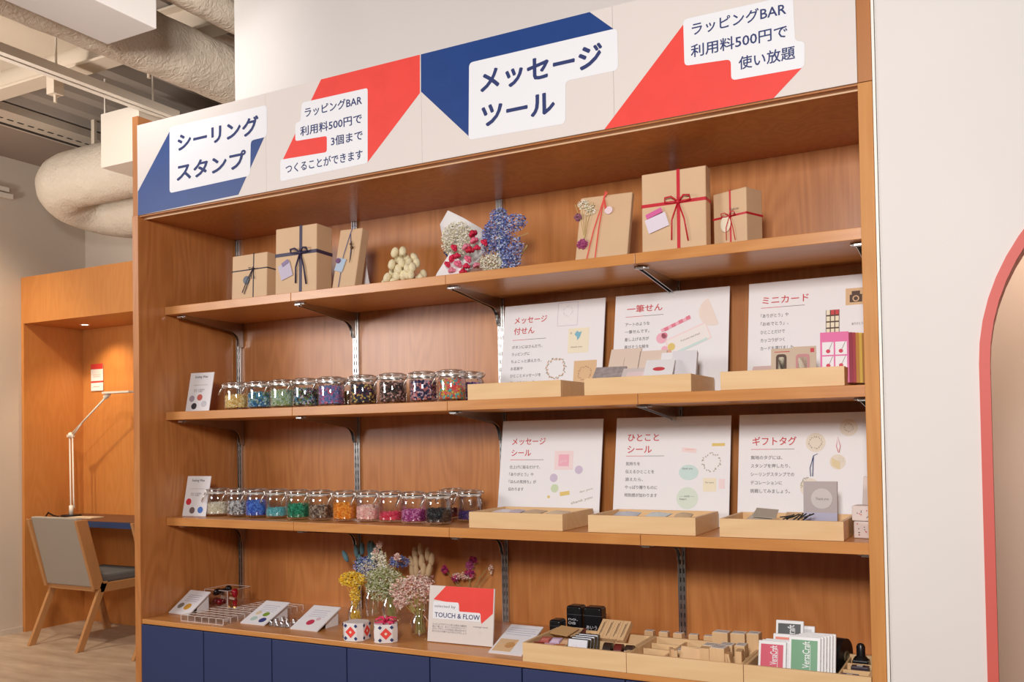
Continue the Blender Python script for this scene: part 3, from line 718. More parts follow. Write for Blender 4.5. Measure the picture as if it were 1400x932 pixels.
def florets(c, rad, n, size, seed, flat=.7):
    rr = random.Random(seed); mb = MB()
    for _ in range(n):
        while True:
            v = Vector((rr.uniform(-1, 1), rr.uniform(-1, 1), rr.uniform(-1, 1)))
            if .35 < v.length < 1: break
        p = (c[0]+v.x*rad[0], c[1]+v.y*rad[1], c[2]+v.z*rad[2])
        s = size*rr.uniform(.6, 1.2)
        M = Matrix.Translation(p) @ Matrix.Rotation(rr.uniform(0, 6.28), 4, 'X') @ Matrix.Rotation(rr.uniform(0, 6.28), 4, 'Z')
        mb.add([(s, 0, 0), (.3*s, .3*s, .3*s), (0, s, 0), (-.3*s, .3*s, .3*s), (-s, 0, 0), (-.3*s, -.3*s, .3*s), (0, -s, 0), (.3*s, -.3*s, .3*s), (0, 0, -.2*s)],
               [(0, 1, 8), (1, 2, 8), (2, 3, 8), (3, 4, 8), (4, 5, 8), (5, 6, 8), (6, 7, 8), (7, 0, 8)], M)
    return mb
# bouquet lying with its wrap
bx, by = 1.301, .235
t = thing('dried_bouquet', 'dried bouquet of blue, white and pink flowers in white wrapping paper', 'bouquet', (bx, by, Z1))
wm = MB(); vs = []; fs = []
outl = [(-.135, -.0, .0), (-.145, .0, .025), (-.105, .01, .085), (-.125, .012, .14), (-.142, .02, .20), (-.115, .028, .245), (-.06, .03, .215), (.01, .035, .17), (.03, .02, .09), (.0, -.0, .04), (-.03, -.025, .0)]
cen = (-.06, .055, .09)
for q in outl: vs.append(q)
for q in outl: vs.append(((q[0]+cen[0])/2, (q[1]+cen[1])/2+.02, (q[2]+cen[2])/2))
vs.append(cen); n = len(outl)
for i in range(n):
    j = (i+1) % n; fs += [(i, j, n+j, n+i), (n+i, n+j, 2*n)]
wm.add(vs, fs); wm.add([(a, b+.002, c) for a, b, c in vs], fs)
mesh_obj('wrapping_paper', wm, plain('tissue_white', (236, 232, 232), .7), t, smooth=True)
wm = MB().add([(-.14, -.03, .0), (-.02, -.06, .0), (-.02, -.04, .05), (-.08, -.02, .09), (-.13, -.02, .03)], [(0, 1, 2, 3, 4)])
wm.add([(-.14, -.028, .0), (-.02, -.058, .0), (-.02, -.038, .05), (-.08, -.018, .09), (-.13, -.018, .03)], [(0, 1, 2, 3, 4)])
mesh_obj('paper_flap', wm, plain('tissue_white', (236, 232, 232), .7), t)
WHF = islands('white_florets', [(244, 238, 218), (232, 226, 200), (250, 246, 236), (206, 202, 168)], .8)
BLF = islands('blue_florets', [(124, 144, 210), (92, 108, 176), (168, 184, 230), (70, 80, 140), (200, 208, 236)], .8)
PKF = islands('pink_florets', [(222, 60, 100), (236, 120, 150), (200, 36, 70), (226, 140, 160)], .7)
mesh_obj('white_flowers', florets((-.062, 0, .135), (.062, .035, .062), 1000, .0048, 5), WHF, t, kind='stuff')
mesh_obj('white_flowers', florets((.068, -.02, .04), (.045, .03, .030), 420, .0042, 6), WHF, t, kind='stuff')
bl = florets((.085, .0, .135), (.05, .035, .055), 700, .0046, 7)
for c, rd, nn, sd in (((.135, .0, .085), (.045, .035, .045), 480, 8), ((.15, .0, .165), (.045, .03, .03), 300, 9), ((.095, .0, .195), (.03, .03, .025), 200, 10), ((.055, 0, .11), (.03, .03, .05), 200, 11), ((.14, -.01, .04), (.035, .03, .03), 280, 12)):
    f2 = florets(c, rd, nn, .0046, sd); bl.add(f2.v, f2.f)
mesh_obj('blue_flowers', bl, BLF, t, kind='stuff')
rr = random.Random(15)
for (x, z, s) in ((-.06, .055, .014), (-.045, .085, .013), (-.03, .03, .015), (.0, .045, .014), (.015, .07, .015), (.03, .10, .014), (.02, .125, .015), (-.005, .085, .014), (-.055, .012, .013), (-.015, .004, .014), (.035, .02, .012), (.065, .09, .013), (-.075, .035, .012), (.0, .02, .013), (.04, .075, .012), (-.04, .06, .012)):
    M = Matrix.Translation((x, -.045+rr.uniform(-.008, .008), z+.012)) @ Matrix.Rotation(rr.uniform(-1, 1), 4, 'Y')
    fl = MB()
    for k in range(6):
        a = 2*PI*k/6; fl.ico((s*.6*math.cos(a), s*.6*math.sin(a), 0), s*.55, 0, (1, 1, .9), M)
    fl.ico((0, 0, s*.4), s*.62, 0, (1, 1, 1), M)
    c = [(214, 36, 76), (232, 110, 140), (196, 26, 60), (222, 130, 150)][rr.randrange(4)]
    mesh_obj('pink_bloom', fl, plain('bloom_%d' % c[0], c, .6), t, smooth=True)
mesh_obj('stem', MB().tube([(.03, .03, .05), (.12, .05, .03), (.17, .05, .1)], .003, 6).tube([(.03, .03, .05), (.1, .04, .12), (.18, .04, .135)], .0015, 5), plain('straw', (200, 176, 120), .8), t)
rt = MB(); rt.tube([(-.113, -.002, .098), (-.10, -.012, .09), (-.092, -.01, .075)], .003, 6); mesh_obj('tie', rt, plain('navy_tie', (40, 44, 90), .6), t)

t = gift((1.759, .20, Z1), .168, .212, .02, (-.22, .02, .0), 'flat kraft package with coral strings and dried sprigs, middle of the top shelf', CORALRIB, .004, .5, .95, horiz=False, vert=False, bow=0)
mesh_obj('string', MB().tube([(-.006, -.002, .20), (-.03, -.003, .10), (-.046, -.002, .0)], .002, 5).tube([(-.006, -.002, .20), (-.014, -.003, .10), (-.018, -.002, .0)], .002, 5).tube([(-.006, -.002, .20), (.004, -.005, .165)], .0035, 5).tube([(-.006, -.004, .20), (.008, -.012, .214), (.0, -.006, .222), (-.006, -.004, .2)], .0022, 5), CORALRIB, t)
mesh_obj('paper_seal', MB().prism(circle(.014, .158, .0125, 18), -.005, -.004), plain('pale_pink_seal', (238, 214, 220), .6), t)
sprig = MB()
for a in (-.30, -.15, 0, .14): sprig.tube([(-.058, -.004, .07), (-.058+a*.05, -.006, .13), (-.058+a*.14, -.004, .19)], .0011, 5)
mesh_obj('sprig_stems', sprig, plain('straw', (200, 176, 120), .8), t)
f = florets((-.072, -.006, .185), (.018, .008, .02), 70, .004, 21); g2 = florets((-.045, -.006, .165), (.018, .008, .02), 70, .004, 22); f.add(g2.v, g2.f)
mesh_obj('white_florets', f, WHF, t, kind='stuff')
mesh_obj('purple_bloom', florets((-.062, -.008, .055), (.015, .008, .015), 160, .006, 23), plain('mauve_bloom', (190, 90, 140), .6), t, kind='stuff')
mesh_obj('purple_bloom', florets((-.085, -.008, .145), (.011, .008, .011), 90, .005, 24), plain('dusky_bloom', (170, 110, 130), .6), t, kind='stuff')
t = gift((1.993, .18, Z1), .190, .236, .045, (-.03, 0, .0), 'large kraft gift with wide red ribbon cross and lilac washi tag', REDRIB, .0095, .58, .60, bow=.036)
mesh_obj('paper_tag', MB().prism(quad(-.048, .088, .064, .042, .30), -.005, -.004), plain('lilac_white_tag', (226, 214, 226), .6), t)
mesh_obj('washi_tape', MB().prism(quad(-.056, .116, .050, .014, .35), -.007, -.006), plain('pink_tape', (214, 96, 156), .6), t)
mesh_obj('rear_wrap_fold', B(.095, .0955, .0, .045, .0, .236), KRAFT, t)
t = gift((2.149, .205, Z1), .112, .160, .075, (0, 0, -.38), 'small thick kraft gift with red ribbon bow turned sideways, rightmost on the top shelf', REDRIB, .0055, .52, .55, bow=.022)
mesh_obj('paper_tag', MB().prism(circle(-.012, .068, .017, 20, .023), -.004, -.003), plain('cream_tag', (234, 222, 196), .6), t)
text('Thank you', .010, DKB, t, .002, .100, .032, y=-.003)

# ---------------- contents of the shelf trays ----------------
def slab(name, lab, cat, loc, w, h, d, rot, mat, group=None, prints=(), root_only=False):
    if not prints:
        o = mesh_obj(name, B(-w/2, w/2, 0, d, 0, h), mat, loc=loc); o.rotation_euler = rot; return tag(o, lab, cat, group)
    t = thing(name, lab, cat, loc, rot, group)
    mesh_obj('sheet', B(-w/2, w/2, 0, d, 0, h), mat, t)
    for (pts, m_) in prints: mesh_obj('print', MB().prism(pts, -.0008, -.0001), m_, t)
    return t
PLAST = plain('clear_packet', (214, 214, 222), .2)
# tray A1 packets
def packet(lab, loc, w, h, rz, m_, tilt=0.12):
    n = 5; mb = MB(); vs = []; fs = []
    for i in range(n):
        for j in range(n):
            u, v = i/(n-1)-.5, j/(n-1)-.5
            bulge = (1-4*u*u)*(1-4*v*v)
            vs.append((u*w, v*h, .003+.009*bulge+rnd.uniform(-.001, .001)))
    for i in range(n-1):
        for j in range(n-1): fs.append((i*n+j, (i+1)*n+j, (i+1)*n+j+1, i*n+j+1))
    mb.add(vs, fs); mb.add([(a, b, .001) for a, b, c in vs], fs)
    o = mesh_obj('sticker_packet', mb, m_, smooth=True, loc=loc); o.rotation_euler = (tilt, 0, rz)
    return tag(o, lab, 'packet')
WRP = plain('white_packet', (232, 230, 234), .3); PKP = plain('rose_packet', (226, 196, 196), .35)
for k, (dx, dy, z, ww, hh_, m_, lb) in enumerate((
    (.035, .10, .044, .07, .09, WRP, 'white cello packet heaped at the left end of the sticky note tray'),
    (.075, .13, .040, .06, .08, PLAST, 'clear grey cello packet behind the white one in the sticky note tray'),
    (.145, .11, .038, .075, .08, PKP, 'rose tinted packet in the middle of the sticky note tray'),
    (.215, .12, .037, .06, .09, WRP, 'white packet right of the rose packet in the sticky note tray'),
    (.275, .12, .036, .05, .08, PKP, 'small pink packet at the right of the sticky note tray'))):
    packet(lb, (1.331+dx, .13+dy, Z2+z), ww, hh_, rnd.uniform(-.4, .4), m_)
# tray A2 leaning pads
x0 = 1.729
slab('sticker_pad', 'large plain beige pad leaning at the back left of the pad tray', 'note pad', (x0+.055, .262, Z2+.012), .10, .158, .006, (-.50, 0, 0), plain('beige_pad', (226, 206, 190), .6), prints=[(rect(-.0015, 0, 0, .125), plain('pad_seam', (200, 180, 168), .6))])
slab('sticker_pad', 'grey patterned pad lying in front of the beige pads', 'note pad', (x0+.05, .175, Z2+.040), .095, .085, .006, (-.95, 0, .12), plain('grey_marble_pad', (170, 160, 160), .5, var=.25, bscale=60))
slab('sticker_pad', 'beige pad with cream window in the centre back of the pad tray', 'note pad', (x0+.145, .262, Z2+.012), .085, .145, .008, (-.50, 0, 0), plain('beige_pad', (226, 206, 190), .6), prints=[(rect(-.035, .035, .06, .08), CREAM)])
slab('sticker_pad', 'white framed pad lying in front at the centre of the pad tray', 'note pad', (x0+.135, .18, Z2+.040), .082, .07, .007, (-.95, 0, .15), plain('soft_white_pad', (226, 216, 212), .5), prints=[(rect(-.026, .026, .012, .048), PINKPALE)])
slab('sticker_pad', 'white note pad with blue borders and red ribbon print in the pad tray', 'note pad', (x0+.222, .25, Z2+.016), .088, .128, .012, (-.50, 0, 0), WHITE, prints=[(rect(-.036, -.03, .01, .10), plain('blue_border', (140, 150, 200), .6)), (rect(.03, .036, .01, .10), plain('blue_border', (140, 150, 200), .6)), (rect(-.036, .036, .094, .10), plain('blue_border', (140, 150, 200), .6)), (rect(.006, .011, .04, .098), REDINK)])
slab('sticker_pad', 'white pad with red fish print, front right of the pad tray', 'note pad', (x0+.205, .18, Z2+.040), .085, .085, .008, (-.75, 0, .1), WHITE, prints=[(circle(0, .045, .018, 16, .008), REDINK)])
slab('sticker_pad', 'thick plain white pad block at the right end of the pad tray', 'note pad', (x0+.268, .22, Z2+.012), .072, .125, .02, (-.40, 0, .1), plain('soft_white_pad2', (224, 220, 224), .5))
# tray A3 mini cards
x0 = 2.133
def cardpack(lab, loc, w, h, base, rot, prints): return slab('mini_card_pack', lab, 'card pack', loc, w, h, .006, rot, base, 'mini card packs in the right tray', prints)
PACKB = plain('pack_beige', (206, 184, 160), .6)
cardpack('beige mini card pack with tall bottle picture, left in the card tray', (x0+.150, .20, Z2+.012), .058, .105, PACKB, (-.28, 0, .12), [(rounded(rect(-.016, .012, .034, .088), .01), DKB), (rounded(rect(-.010, .006, .036, .080), .006), CREAM), (rect(-.02, .02, .094, .096), REDINK)])
cardpack('beige mini card pack with pink frame and red sticker, beside the bottle one', (x0+.208, .205, Z2+.012), .062, .108, PACKB, (-.28, 0, .12), [(rounded(rect(-.022, .014, .034, .086), .01), plain('dusty_print', (200, 140, 140), .6)), (rounded(rect(-.016, .008, .040, .078), .008), CREAM), (rect(.016, .026, .090, .102), REDINK)])
t = cardpack('pink topped mini card pack showing four small red seal cards', (x0+.290, .185, Z2+.010), .072, .142, plain('bright_pink_pack', (226, 112, 166), .5), (-.24, 0, .12),
    [(rect(-.031, -.002, .078, .114), WHITE), (rect(.002, .031, .078, .114), WHITE), (rect(-.031, -.002, .038, .074), WHITE), (rect(.002, .031, .038, .074), WHITE)])
for cx, cz in ((-.016, .088), (.016, .088), (-.016, .048), (.016, .048)):
    mesh_obj('seal_print', MB().prism(circle(cx, cz, .0055, 12), -.0018, -.0009), plain('seal_red', (206, 50, 80), .5), t)
    mesh_obj('string_print', MB().prism([(cx, cz), (cx+.001, cz), (cx+.012, cz+.026), (cx+.011, cz+.026)], -.0014, -.0009), DKB, t)
for k, (c, nm) in enumerate((((150, 30, 60), 'dark red'), ((170, 44, 60), 'crimson'), ((196, 130, 40), 'ochre'), ((216, 176, 60), 'golden yellow'), ((180, 120, 40), 'brown ochre'))):
    o = mesh_obj('mini_card', B(-.033, .033, 0, .0016, 0, .14), plain('minicard_%d' % k, c, .55), loc=(x0+.300+.007*k, .196+.010*k, Z2+.010)); o.rotation_euler = (-.24, 0, .12)
    tag(o, '%s mini card filed behind the pink pack' % nm, 'card', 'coloured mini cards behind the pink pack')
slab('white_sleeve', 'plain white paper sleeve leaning at the far right of the card tray', 'card pack', (x0+.345, .28, Z2+.010), .05, .105, .003, (-.3, 0, .12), plain('sleeve_white', (200, 188, 184), .6))
slab('mini_card_pack', 'pale pink flat pack lying low in the left of the card tray', 'card pack', (x0+.085, .24, Z2+.04), .06, .05, .006, (-.9, 0, 0), plain('blush_pack', (222, 196, 190), .6))

# lower trays B1, B2
for k, (tx, dx, dy, ww, hh_, m_, lb) in enumerate((
    (1.329, .055, .10, .065, .10, WRP, 'white packet left in the tray under the pastel dot board'),
    (1.329, .10, .12, .04, .07, plain('mauve_packet', (206, 194, 208), .4), 'mauve packet beside the white one under the pastel dot board'),
    (1.329, .16, .12, .07, .08, plain('buff_packet', (214, 186, 150), .5), 'buff paper packet in the centre of the pastel dot tray'),
    (1.329, .245, .11, .07, .08, plain('buff_light_packet', (226, 206, 176), .5), 'light buff packet at the right of the pastel dot tray'),
    (1.733, .07, .12, .075, .09, plain('pale_blue_packet', (206, 214, 226), .35), 'pale blue packet in the green circle tray'),
    (1.733, .165, .12, .07, .09, plain('aqua_white_packet', (214, 226, 228), .35), 'aqua white packet in the middle of the green circle tray'),
    (1.733, .24, .15, .05, .06, plain('buff_packet', (214, 186, 150), .5), 'small buff block packet at the back of the green circle tray'))):
    packet(lb, (tx+dx, .13+dy, Z3+.038), ww, hh_, rnd.uniform(-.3, .3), m_, .15)
# B3: tags, twigs, boxed set
x0 = 2.122
for k in range(4):
    o = mesh_obj('gift_tag', B(-.03, .03, 0, .08, 0, .0015), plain('tag_stock_%d' % (k % 2), ((212, 200, 186), (186, 176, 160))[k % 2], .7), loc=(x0+.075+.012*k, .155+.006*k, Z3+.030+.007*k)); o.rotation_euler = (.22, .08, -.25+.12*k)
    tag(o, 'fanned pale gift tag in the heap at the left of the tag tray', 'gift tag', 'fanned gift tags in the tag tray')
for k in range(9):
    a = rnd.uniform(-.9, .9)
    tw = MB().tube([(-.013, 0, 0), (.0, .001, .004), (.014, 0, .010)], [.0018, .0021, .0017], 6)
    o = mesh_obj('twig_clip', tw, plain('dark_twig', (48, 40, 34), .7), smooth=True, loc=(x0+.160+.008*k, .20+rnd.uniform(-.01, .02), Z3+.046+rnd.uniform(0, .008))); o.rotation_euler = (rnd.uniform(-.3, .3), rnd.uniform(-.7, .3), a)
    tag(o, 'short dark twig in the bundle at the centre of the tag tray', 'twig', 'dark twigs in the tag tray')
packet('white folded paper in front of the twigs in the tag tray', (x0+.18, .17, Z3+.036), .08, .05, .2, WRP)
slab('gift_tag', 'long buff card strip behind the twigs in the tag tray', 'gift tag', (x0+.20, .25, Z3+.046), .10, .03, .003, (-1.1, 0, 0), KR2)
t = slab('boxed_tag_set', 'grey boxed tag set with white round label standing in the tag tray', 'box', (x0+.245, .245, Z3+.012), .088, .135, .012, (-.10, 0, .02), plain('grey_box', (178, 166, 166), .55),
    prints=[(rect(-.044, .044, 0, .05), plain('lavender_band', (176, 174, 196), .6)), (circle(.004, .088, .028), plain('label_oval', (204, 196, 194), .6))])
text('Thank you', .010, INK, t, -.012, .082, .022, y=-.0012)
def dotted(name, lab, loc, w, h, d, rot):
    t = thing(name, lab, 'pouch', loc, rot); mesh_obj('pouch_body', B(-w/2, w/2, 0, d, 0, h), plain('dot_paper', (226, 212, 206), .6), t, bevel=.003)
    for _ in range(10): 
        cx, cz = rnd.uniform(-w/2+.006, w/2-.006), rnd.uniform(.006, h-.006)
        mesh_obj('dot_print', MB().prism(circle(cx, cz, .0016, 8), -.0006, 0), REDINK if rnd.random() < .4 else INK, t)
dotted('speckled_pouch', 'tall white speckled pouch leaning at the right corner, bottom shelf', (2.488, .30, Z3), .05, .16, .01, (-.15, .0, -.2))
dotted('speckled_pouch', 'white speckled box in front of the tall pouch, bottom shelf right corner', (2.483, .215, Z3+.045), .062, .04, .05, (0, 0, -.1))
dotted('speckled_pouch', 'lower speckled box supporting another, bottom shelf right corner', (2.485, .21, Z3), .058, .044, .05, (0, 0, -.15))

# ---------------- worktop, left part ----------------
def wedge(lab, loc, rz, w, l, hb, prints, dots, tl='Sealing Stamp'):
    """board sloping up to the back on a folded strut; local origin = front centre"""
    t = thing('sloping_card', lab, 'card', loc, (0, 0, rz), 'sloping white price cards on the worktop')
    a = math.asin(hb/l)
    p = bpy.data.objects.new('card_panel', None)
    M = Matrix.Rotation(a, 4, 'X')
    mesh_obj('card_panel', MB().box(-w/2, w/2, 0, l, 0, .004, M), WHITE, t)
    L2 = l*math.cos(a)
    mesh_obj('side_strut', MB().prism([(L2*.45, 0), (L2*.98, 0), (L2*.98, hb*.97), (L2*.45, hb*.45)], w/2-.012, w/2-.010, 'X').prism([(L2*.45, 0), (L2*.98, 0), (L2*.98, hb*.97), (L2*.45, hb*.45)], -w/2+.010, -w/2+.012, 'X').box(-w/2+.01, w/2-.01, L2*.97, L2*.98, 0, hb*.95), WHITE, t)
    def onto(mb): return mb
    for (u0, u1, v, th, m_) in [(q[0], q[1], q[2]*l/.16, q[3], q[4]) for q in prints]:
        mesh_obj('print_line', MB().box(u0, u1, v, v+th, .004, .0044, M), m_, t)
    for (cx, cy, r, c) in [(q[0], q[1]*l/.165, q[2]*.95, q[3]) for q in dots]:
        mesh_obj('wax_seal_print', MB().disc((cx, cy, .004), r, 0, .0006, 18, M), plain('dot_%d_%d_%d' % c, c, .5), t)
    return t
PL = plain('pale_print_line', (190, 190, 206), .7)
lines = [(-.035, .035, .125, .003, PL), (-.035, .03, .112, .003, PL), (-.035, .038, .098, .0025, PL), (-.035, .035, .086, .0025, PL)]
wedge('sloping white card with grey and gold seals at the left end of the worktop', (.064, .118, ZK), -.06, .112, .125, .070, lines, [(-.028, .055, .015, (140, 130, 120)), (.012, .052, .017, (214, 160, 60))])
wedge('sloping white card with green and navy seals, second from the left', (.462, .086, ZK), .0, .112, .145, .056, lines, [(-.025, .075, .012, (226, 206, 170)), (.014, .070, .014, (130, 160, 60)), (-.018, .035, .014, (184, 208, 196)), (.026, .030, .015, (60, 70, 130))])
wedge('sloping white card with a crimson seal beside the yellow flowers', (.700, .080, ZK), .0, .118, .140, .058, lines, [(-.002, .050, .016, (200, 60, 90)), (.018, .075, .010, (220, 190, 200))])

def acrylic_tray(lab, x0, y0, nx, ny, cell, z=ZK, h=.021):
    w_, d_ = nx*cell, ny*cell
    t = thing('acrylic_organizer', lab, 'organizer', (x0+w_/2, y0+d_/2, z))
    mesh_obj('base', B(-w_/2, w_/2, -d_/2, d_/2, 0, .002), ACRYL, t)
    for i in range(nx+1): mesh_obj('partition', B(-w_/2+i*cell-.0008, -w_/2+i*cell+.0008, -d_/2, d_/2, .002, h), ACRYL, t)
    for j in range(ny+1): mesh_obj('partition', B(-w_/2, w_/2, -d_/2+j*cell-.0008, -d_/2+j*cell+.0008, .002, h), ACRYL, t)
    ed = MB()
    for i in range(nx+1): ed.box(-w_/2+i*cell-.0011, -w_/2+i*cell+.0011, -d_/2-.001, d_/2+.001, h, h+.001)
    for j in range(ny+1): ed.box(-w_/2-.001, w_/2+.001, -d_/2+j*cell-.0011, -d_/2+j*cell+.0011, h, h+.0012)
    for i in range(nx+1): ed.box(-w_/2+i*cell-.0009, -w_/2+i*cell+.0009, -d_/2-.0012, -d_/2, .001, h)
    for j in range(ny+1): ed.box(w_/2, w_/2+.0012, -d_/2+j*cell-.0009, -d_/2+j*cell+.0009, .001, h)
    ed.box(-w_/2, w_/2, -d_/2-.0014, -d_/2, 0, .0016)
    mesh_obj('edge_glint_strips', ed, plain('acrylic_edge_glint', (226, 212, 204), .3), t)  # opaque pale strips paint the bright glint along the clear edges
    return t
acrylic_tray('clear acrylic compartment tray at the front left of the worktop', .168, .035, 6, 5, .0345)
acrylic_tray('clear acrylic compartment tray behind the front one, beside the second card', .245, .232, 6, 4, .034)
# clear bits: seal heads beside the third card
for k in range(12):
    x, y = .540+.026*(k % 4)+rnd.uniform(-.003, .003), .095+.03*(k//4)+rnd.uniform(-.004, .004)
    o = mesh_obj('clear_stamp_head', MB().lathe([(.0005, 0), (.010, 0), (.011, .006), (.006, .012), (.008, .02), (.0005, .022)], n=12), thin_glass('clear_resin', (.9, .9, .92), .22, .08) if 'clear_resin' not in MATS else MATS['clear_resin'], smooth=True, loc=(x, y, ZK))
    tag(o, 'small clear stamp head, %s row, %s in the cluster between two sloping cards' % (('front', 'middle', 'back')[k//4], ('leftmost', 'second', 'third', 'rightmost')[k % 4]), 'stamp head', 'clear stamp heads between the cards')
# acrylic box with seal handles
bxx = .065; byy = .245
t = thing('acrylic_box', 'clear open acrylic box holding wax seal handles at the left', 'box', (bxx+.06, byy+.06, ZK))
mesh_obj('box_rim', MB().box(-.061, .061, -.0612, -.0595, .075, .0765).box(-.061, .061, .0595, .0612, .075, .0765).box(-.0612, -.0595, -.06, .06, .075, .0765).box(.0595, .0612, -.06, .06, .075, .0765).box(.0595, .0612, -.0612, -.0595, 0, .075).box(-.0612, -.0595, -.0612, -.0595, 0, .075), plain('acrylic_edge_glint', (226, 212, 204), .3), t)  # rim and corner strips in pale colour, painting the light caught by the edges
mesh_obj('box_walls', B(-.06, .06, -.06, -.058, .0, .075).box(-.06, .06, .058, .06, 0, .075).box(-.06, -.058, -.058, .058, 0, .075).box(.058, .06, -.058, .058, 0, .075).box(-.058, .058, -.058, .058, 0, .002), ACRYL, t)
def handle(lab, loc, rot, c, n2):
    t = thing('wax_seal_stamp', lab, 'seal stamp', loc, rot)
    mesh_obj('handle', MB().lathe([(.0005, .078), (.010, .075), (.013, .064), (.010, .052), (.006, .044), (.009, .030), (.006, .016), (.009, .012)], n=14), plain(n2, c, .15), t, smooth=True)
    mesh_obj('brass_head', MB().lathe([(.0005, 0), (.011, 0), (.011, .009), (.009, .012), (.0005, .012)], n=14), plain('brass', (190, 150, 90), .3, 1.0), t, smooth='auto')
handle('upright wax seal stamp with glossy red ball handle', (.196, .272, ZK+.004), (0, 0, 0), (150, 14, 30), 'red_lacquer')
for k, (dx, dy, dz, a, b, c, lb) in enumerate(((.035, .04, .055, 1.35, .9, 0, 'glossy black seal stamp lying on top of the box heap, left'), (.055, .05, .062, 1.3, 1.25, 0, 'glossy black seal stamp lying across the box heap'), (.04, .075, .05, 1.3, .5, 0, 'glossy black seal stamp at the back of the box heap'),
      (.03, .03, .02, 1.4, 1.2, 1, 'dark red seal stamp low in the box, left'), (.06, .04, .022, 1.4, .8, 1, 'dark red seal stamp low in the box, right'), (.05, .08, .02, 1.4, .2, 1, 'dark red seal stamp at the bottom back of the box'))):
    handle(lb, (bxx+dx-.02, byy+dy, ZK+dz), (a, 0, b), ((20, 20, 24), (110, 12, 26))[c], ('black_lacquer', 'dark_red_lacquer')[c])
slab('brass_cap', 'small pale metal seal cap on the clear box edge', 'seal stamp', (.205, .245, ZK+.045), .022, .008, .01, (0, .2, .3), plain('pale_brass', (220, 190, 170), .3, .6))

# ---------------- flowers on the worktop ----------------
def vase(lab, loc, r, h, fill_mat=None):
    t = thing('flower_vase', lab, 'vase', loc)
    mesh_obj('glass_body', MB().lathe([(.0005, .001), (r*.9, .001), (r, .008), (r, h*.62), (r*.62, h*.78), (r*.55, h*.86), (r*.68, h)], n=20), GLASS, t, smooth=True)
    return t
def bunch(lab, loc, stems, heads, stemcol=(150, 150, 100), base=(0, 0, .01)):
    """stems: list of tips (x,y,z) local; heads: callables adding parts"""
    t = thing('dried_flower_bunch', lab, 'dried flowers', loc)
    sm = MB()
    for i, (x, y, z) in enumerate(stems):
        rr = random.Random(i); bx_ = base[0]+rr.uniform(-.014, .014); by_ = base[1]+rr.uniform(-.014, .014)
        sm.tube([(bx_, by_, base[2]), (bx_*.5+x*.15, by_*.5+y*.15, z*.5), (x, y, z)], .0009, 4)
    mesh_obj('stems', sm, plain('stem_%d' % stemcol[0], stemcol, .8), t, kind='stuff')
    for h_ in heads: h_(t)
    return t
def H_flor(c, rad, n, size, seed, mat, nm='florets'):
    return lambda t: mesh_obj(nm, florets(c, rad, n, size, seed), mat, t, kind='stuff')
def H_tails(pts, mat, r=.0075, k=2.4, nm='flower_head'):
    def f(t):
        for (x, y, z, a) in pts:
            M = Matrix.Translation((x, y, z)) @ Matrix.Rotation(a, 4, 'Y')
            mesh_obj(nm, MB().ico((0, 0, 0), r, 1, (1, 1, k), M), mat, t, smooth=True)
    return f
YF = islands('yellow_florets', [(244, 208, 60), (236, 186, 40), (250, 226, 120)], .7)
GF = islands('green_white_florets', [(214, 216, 176), (176, 184, 120), (236, 232, 214), (150, 160, 100)], .8)
TEAL = plain('teal_tail', (96, 132, 140), .9, bump=.8, bscale=300)
TAN = plain('tan_tail', (206, 176, 136), .9, bump=.8, bscale=300)
PPF = islands('pale_pink_florets', [(238, 206, 190), (226, 180, 166), (244, 226, 214), (206, 150, 140)], .8)
MAG = islands('magenta_florets', [(190, 40, 90), (150, 30, 100), (214, 80, 120), (120, 30, 90)], .7)
y1 = (0.803, 0.23)
vase('small clear bottle holding yellow flowers behind the left patterned box', (*y1, ZK), .026, .085)
bunch('yellow dried flower bunch in the small bottle', (*y1, ZK), [(-.05, 0, .15), (.04, 0, .16), (0, 0, .16), (.02, .02, .15), (-.02, .01, .155)],
      [H_flor((-.01, 0, .158), (.05, .03, .026), 520, .0060, 31, YF), H_flor((-.04, 0, .152), (.025, .02, .018), 160, .0060, 32, YF), H_flor((.0, 0, .10), (.018, .018, .045), 200, .005, 33, YF), H_flor((0, 0, .03), (.02, .02, .02), 160, .005, 37, YF)], (214, 170, 50))
y2 = (0.769, 0.377)
vase('clear bottle behind the patterned boxes holding teal and blue flowers', (*y2, ZK), .033, .12)
bunch('teal bunny tail and blue statice bunch', (*y2, ZK), [(-.09, 0, .20), (-.06, 0, .22), (-.03, 0, .22), (0, 0, .23), (.03, 0, .22), (.05, 0, .2), (.1, 0, .2)],
      [H_tails([(-.115, -.01, .215, -.5), (-.072, 0, .235, -.1), (-.045, 0, .245, .0), (-.02, .01, .25, .1), (.0, 0, .252, 0), (.015, 0, .24, .1), (-.01, 0, .215, .05), (-.055, 0, .20, -.2), (.028, 0, .25, .12), (.01, -.01, .205, .0)], TEAL, .0095, 2.6, 'teal_tail'),
       H_flor((-.02, -.01, .185), (.06, .03, .035), 400, .0045, 34, BLF), H_flor((.12, 0, .205), (.045, .02, .022), 300, .0045, 35, BLF), H_flor((.02, -.01, .175), (.075, .035, .045), 480, .0045, 36, WHF)])
y3 = (0.915, 0.286)
vase('wider clear bottle behind the ribboned patterned box with cream flowers', (*y3, ZK), .036, .12)
st_ = [(rnd.uniform(-.08, .06), rnd.uniform(-.03, .03), rnd.uniform(.14, .2)) for _ in range(40)]
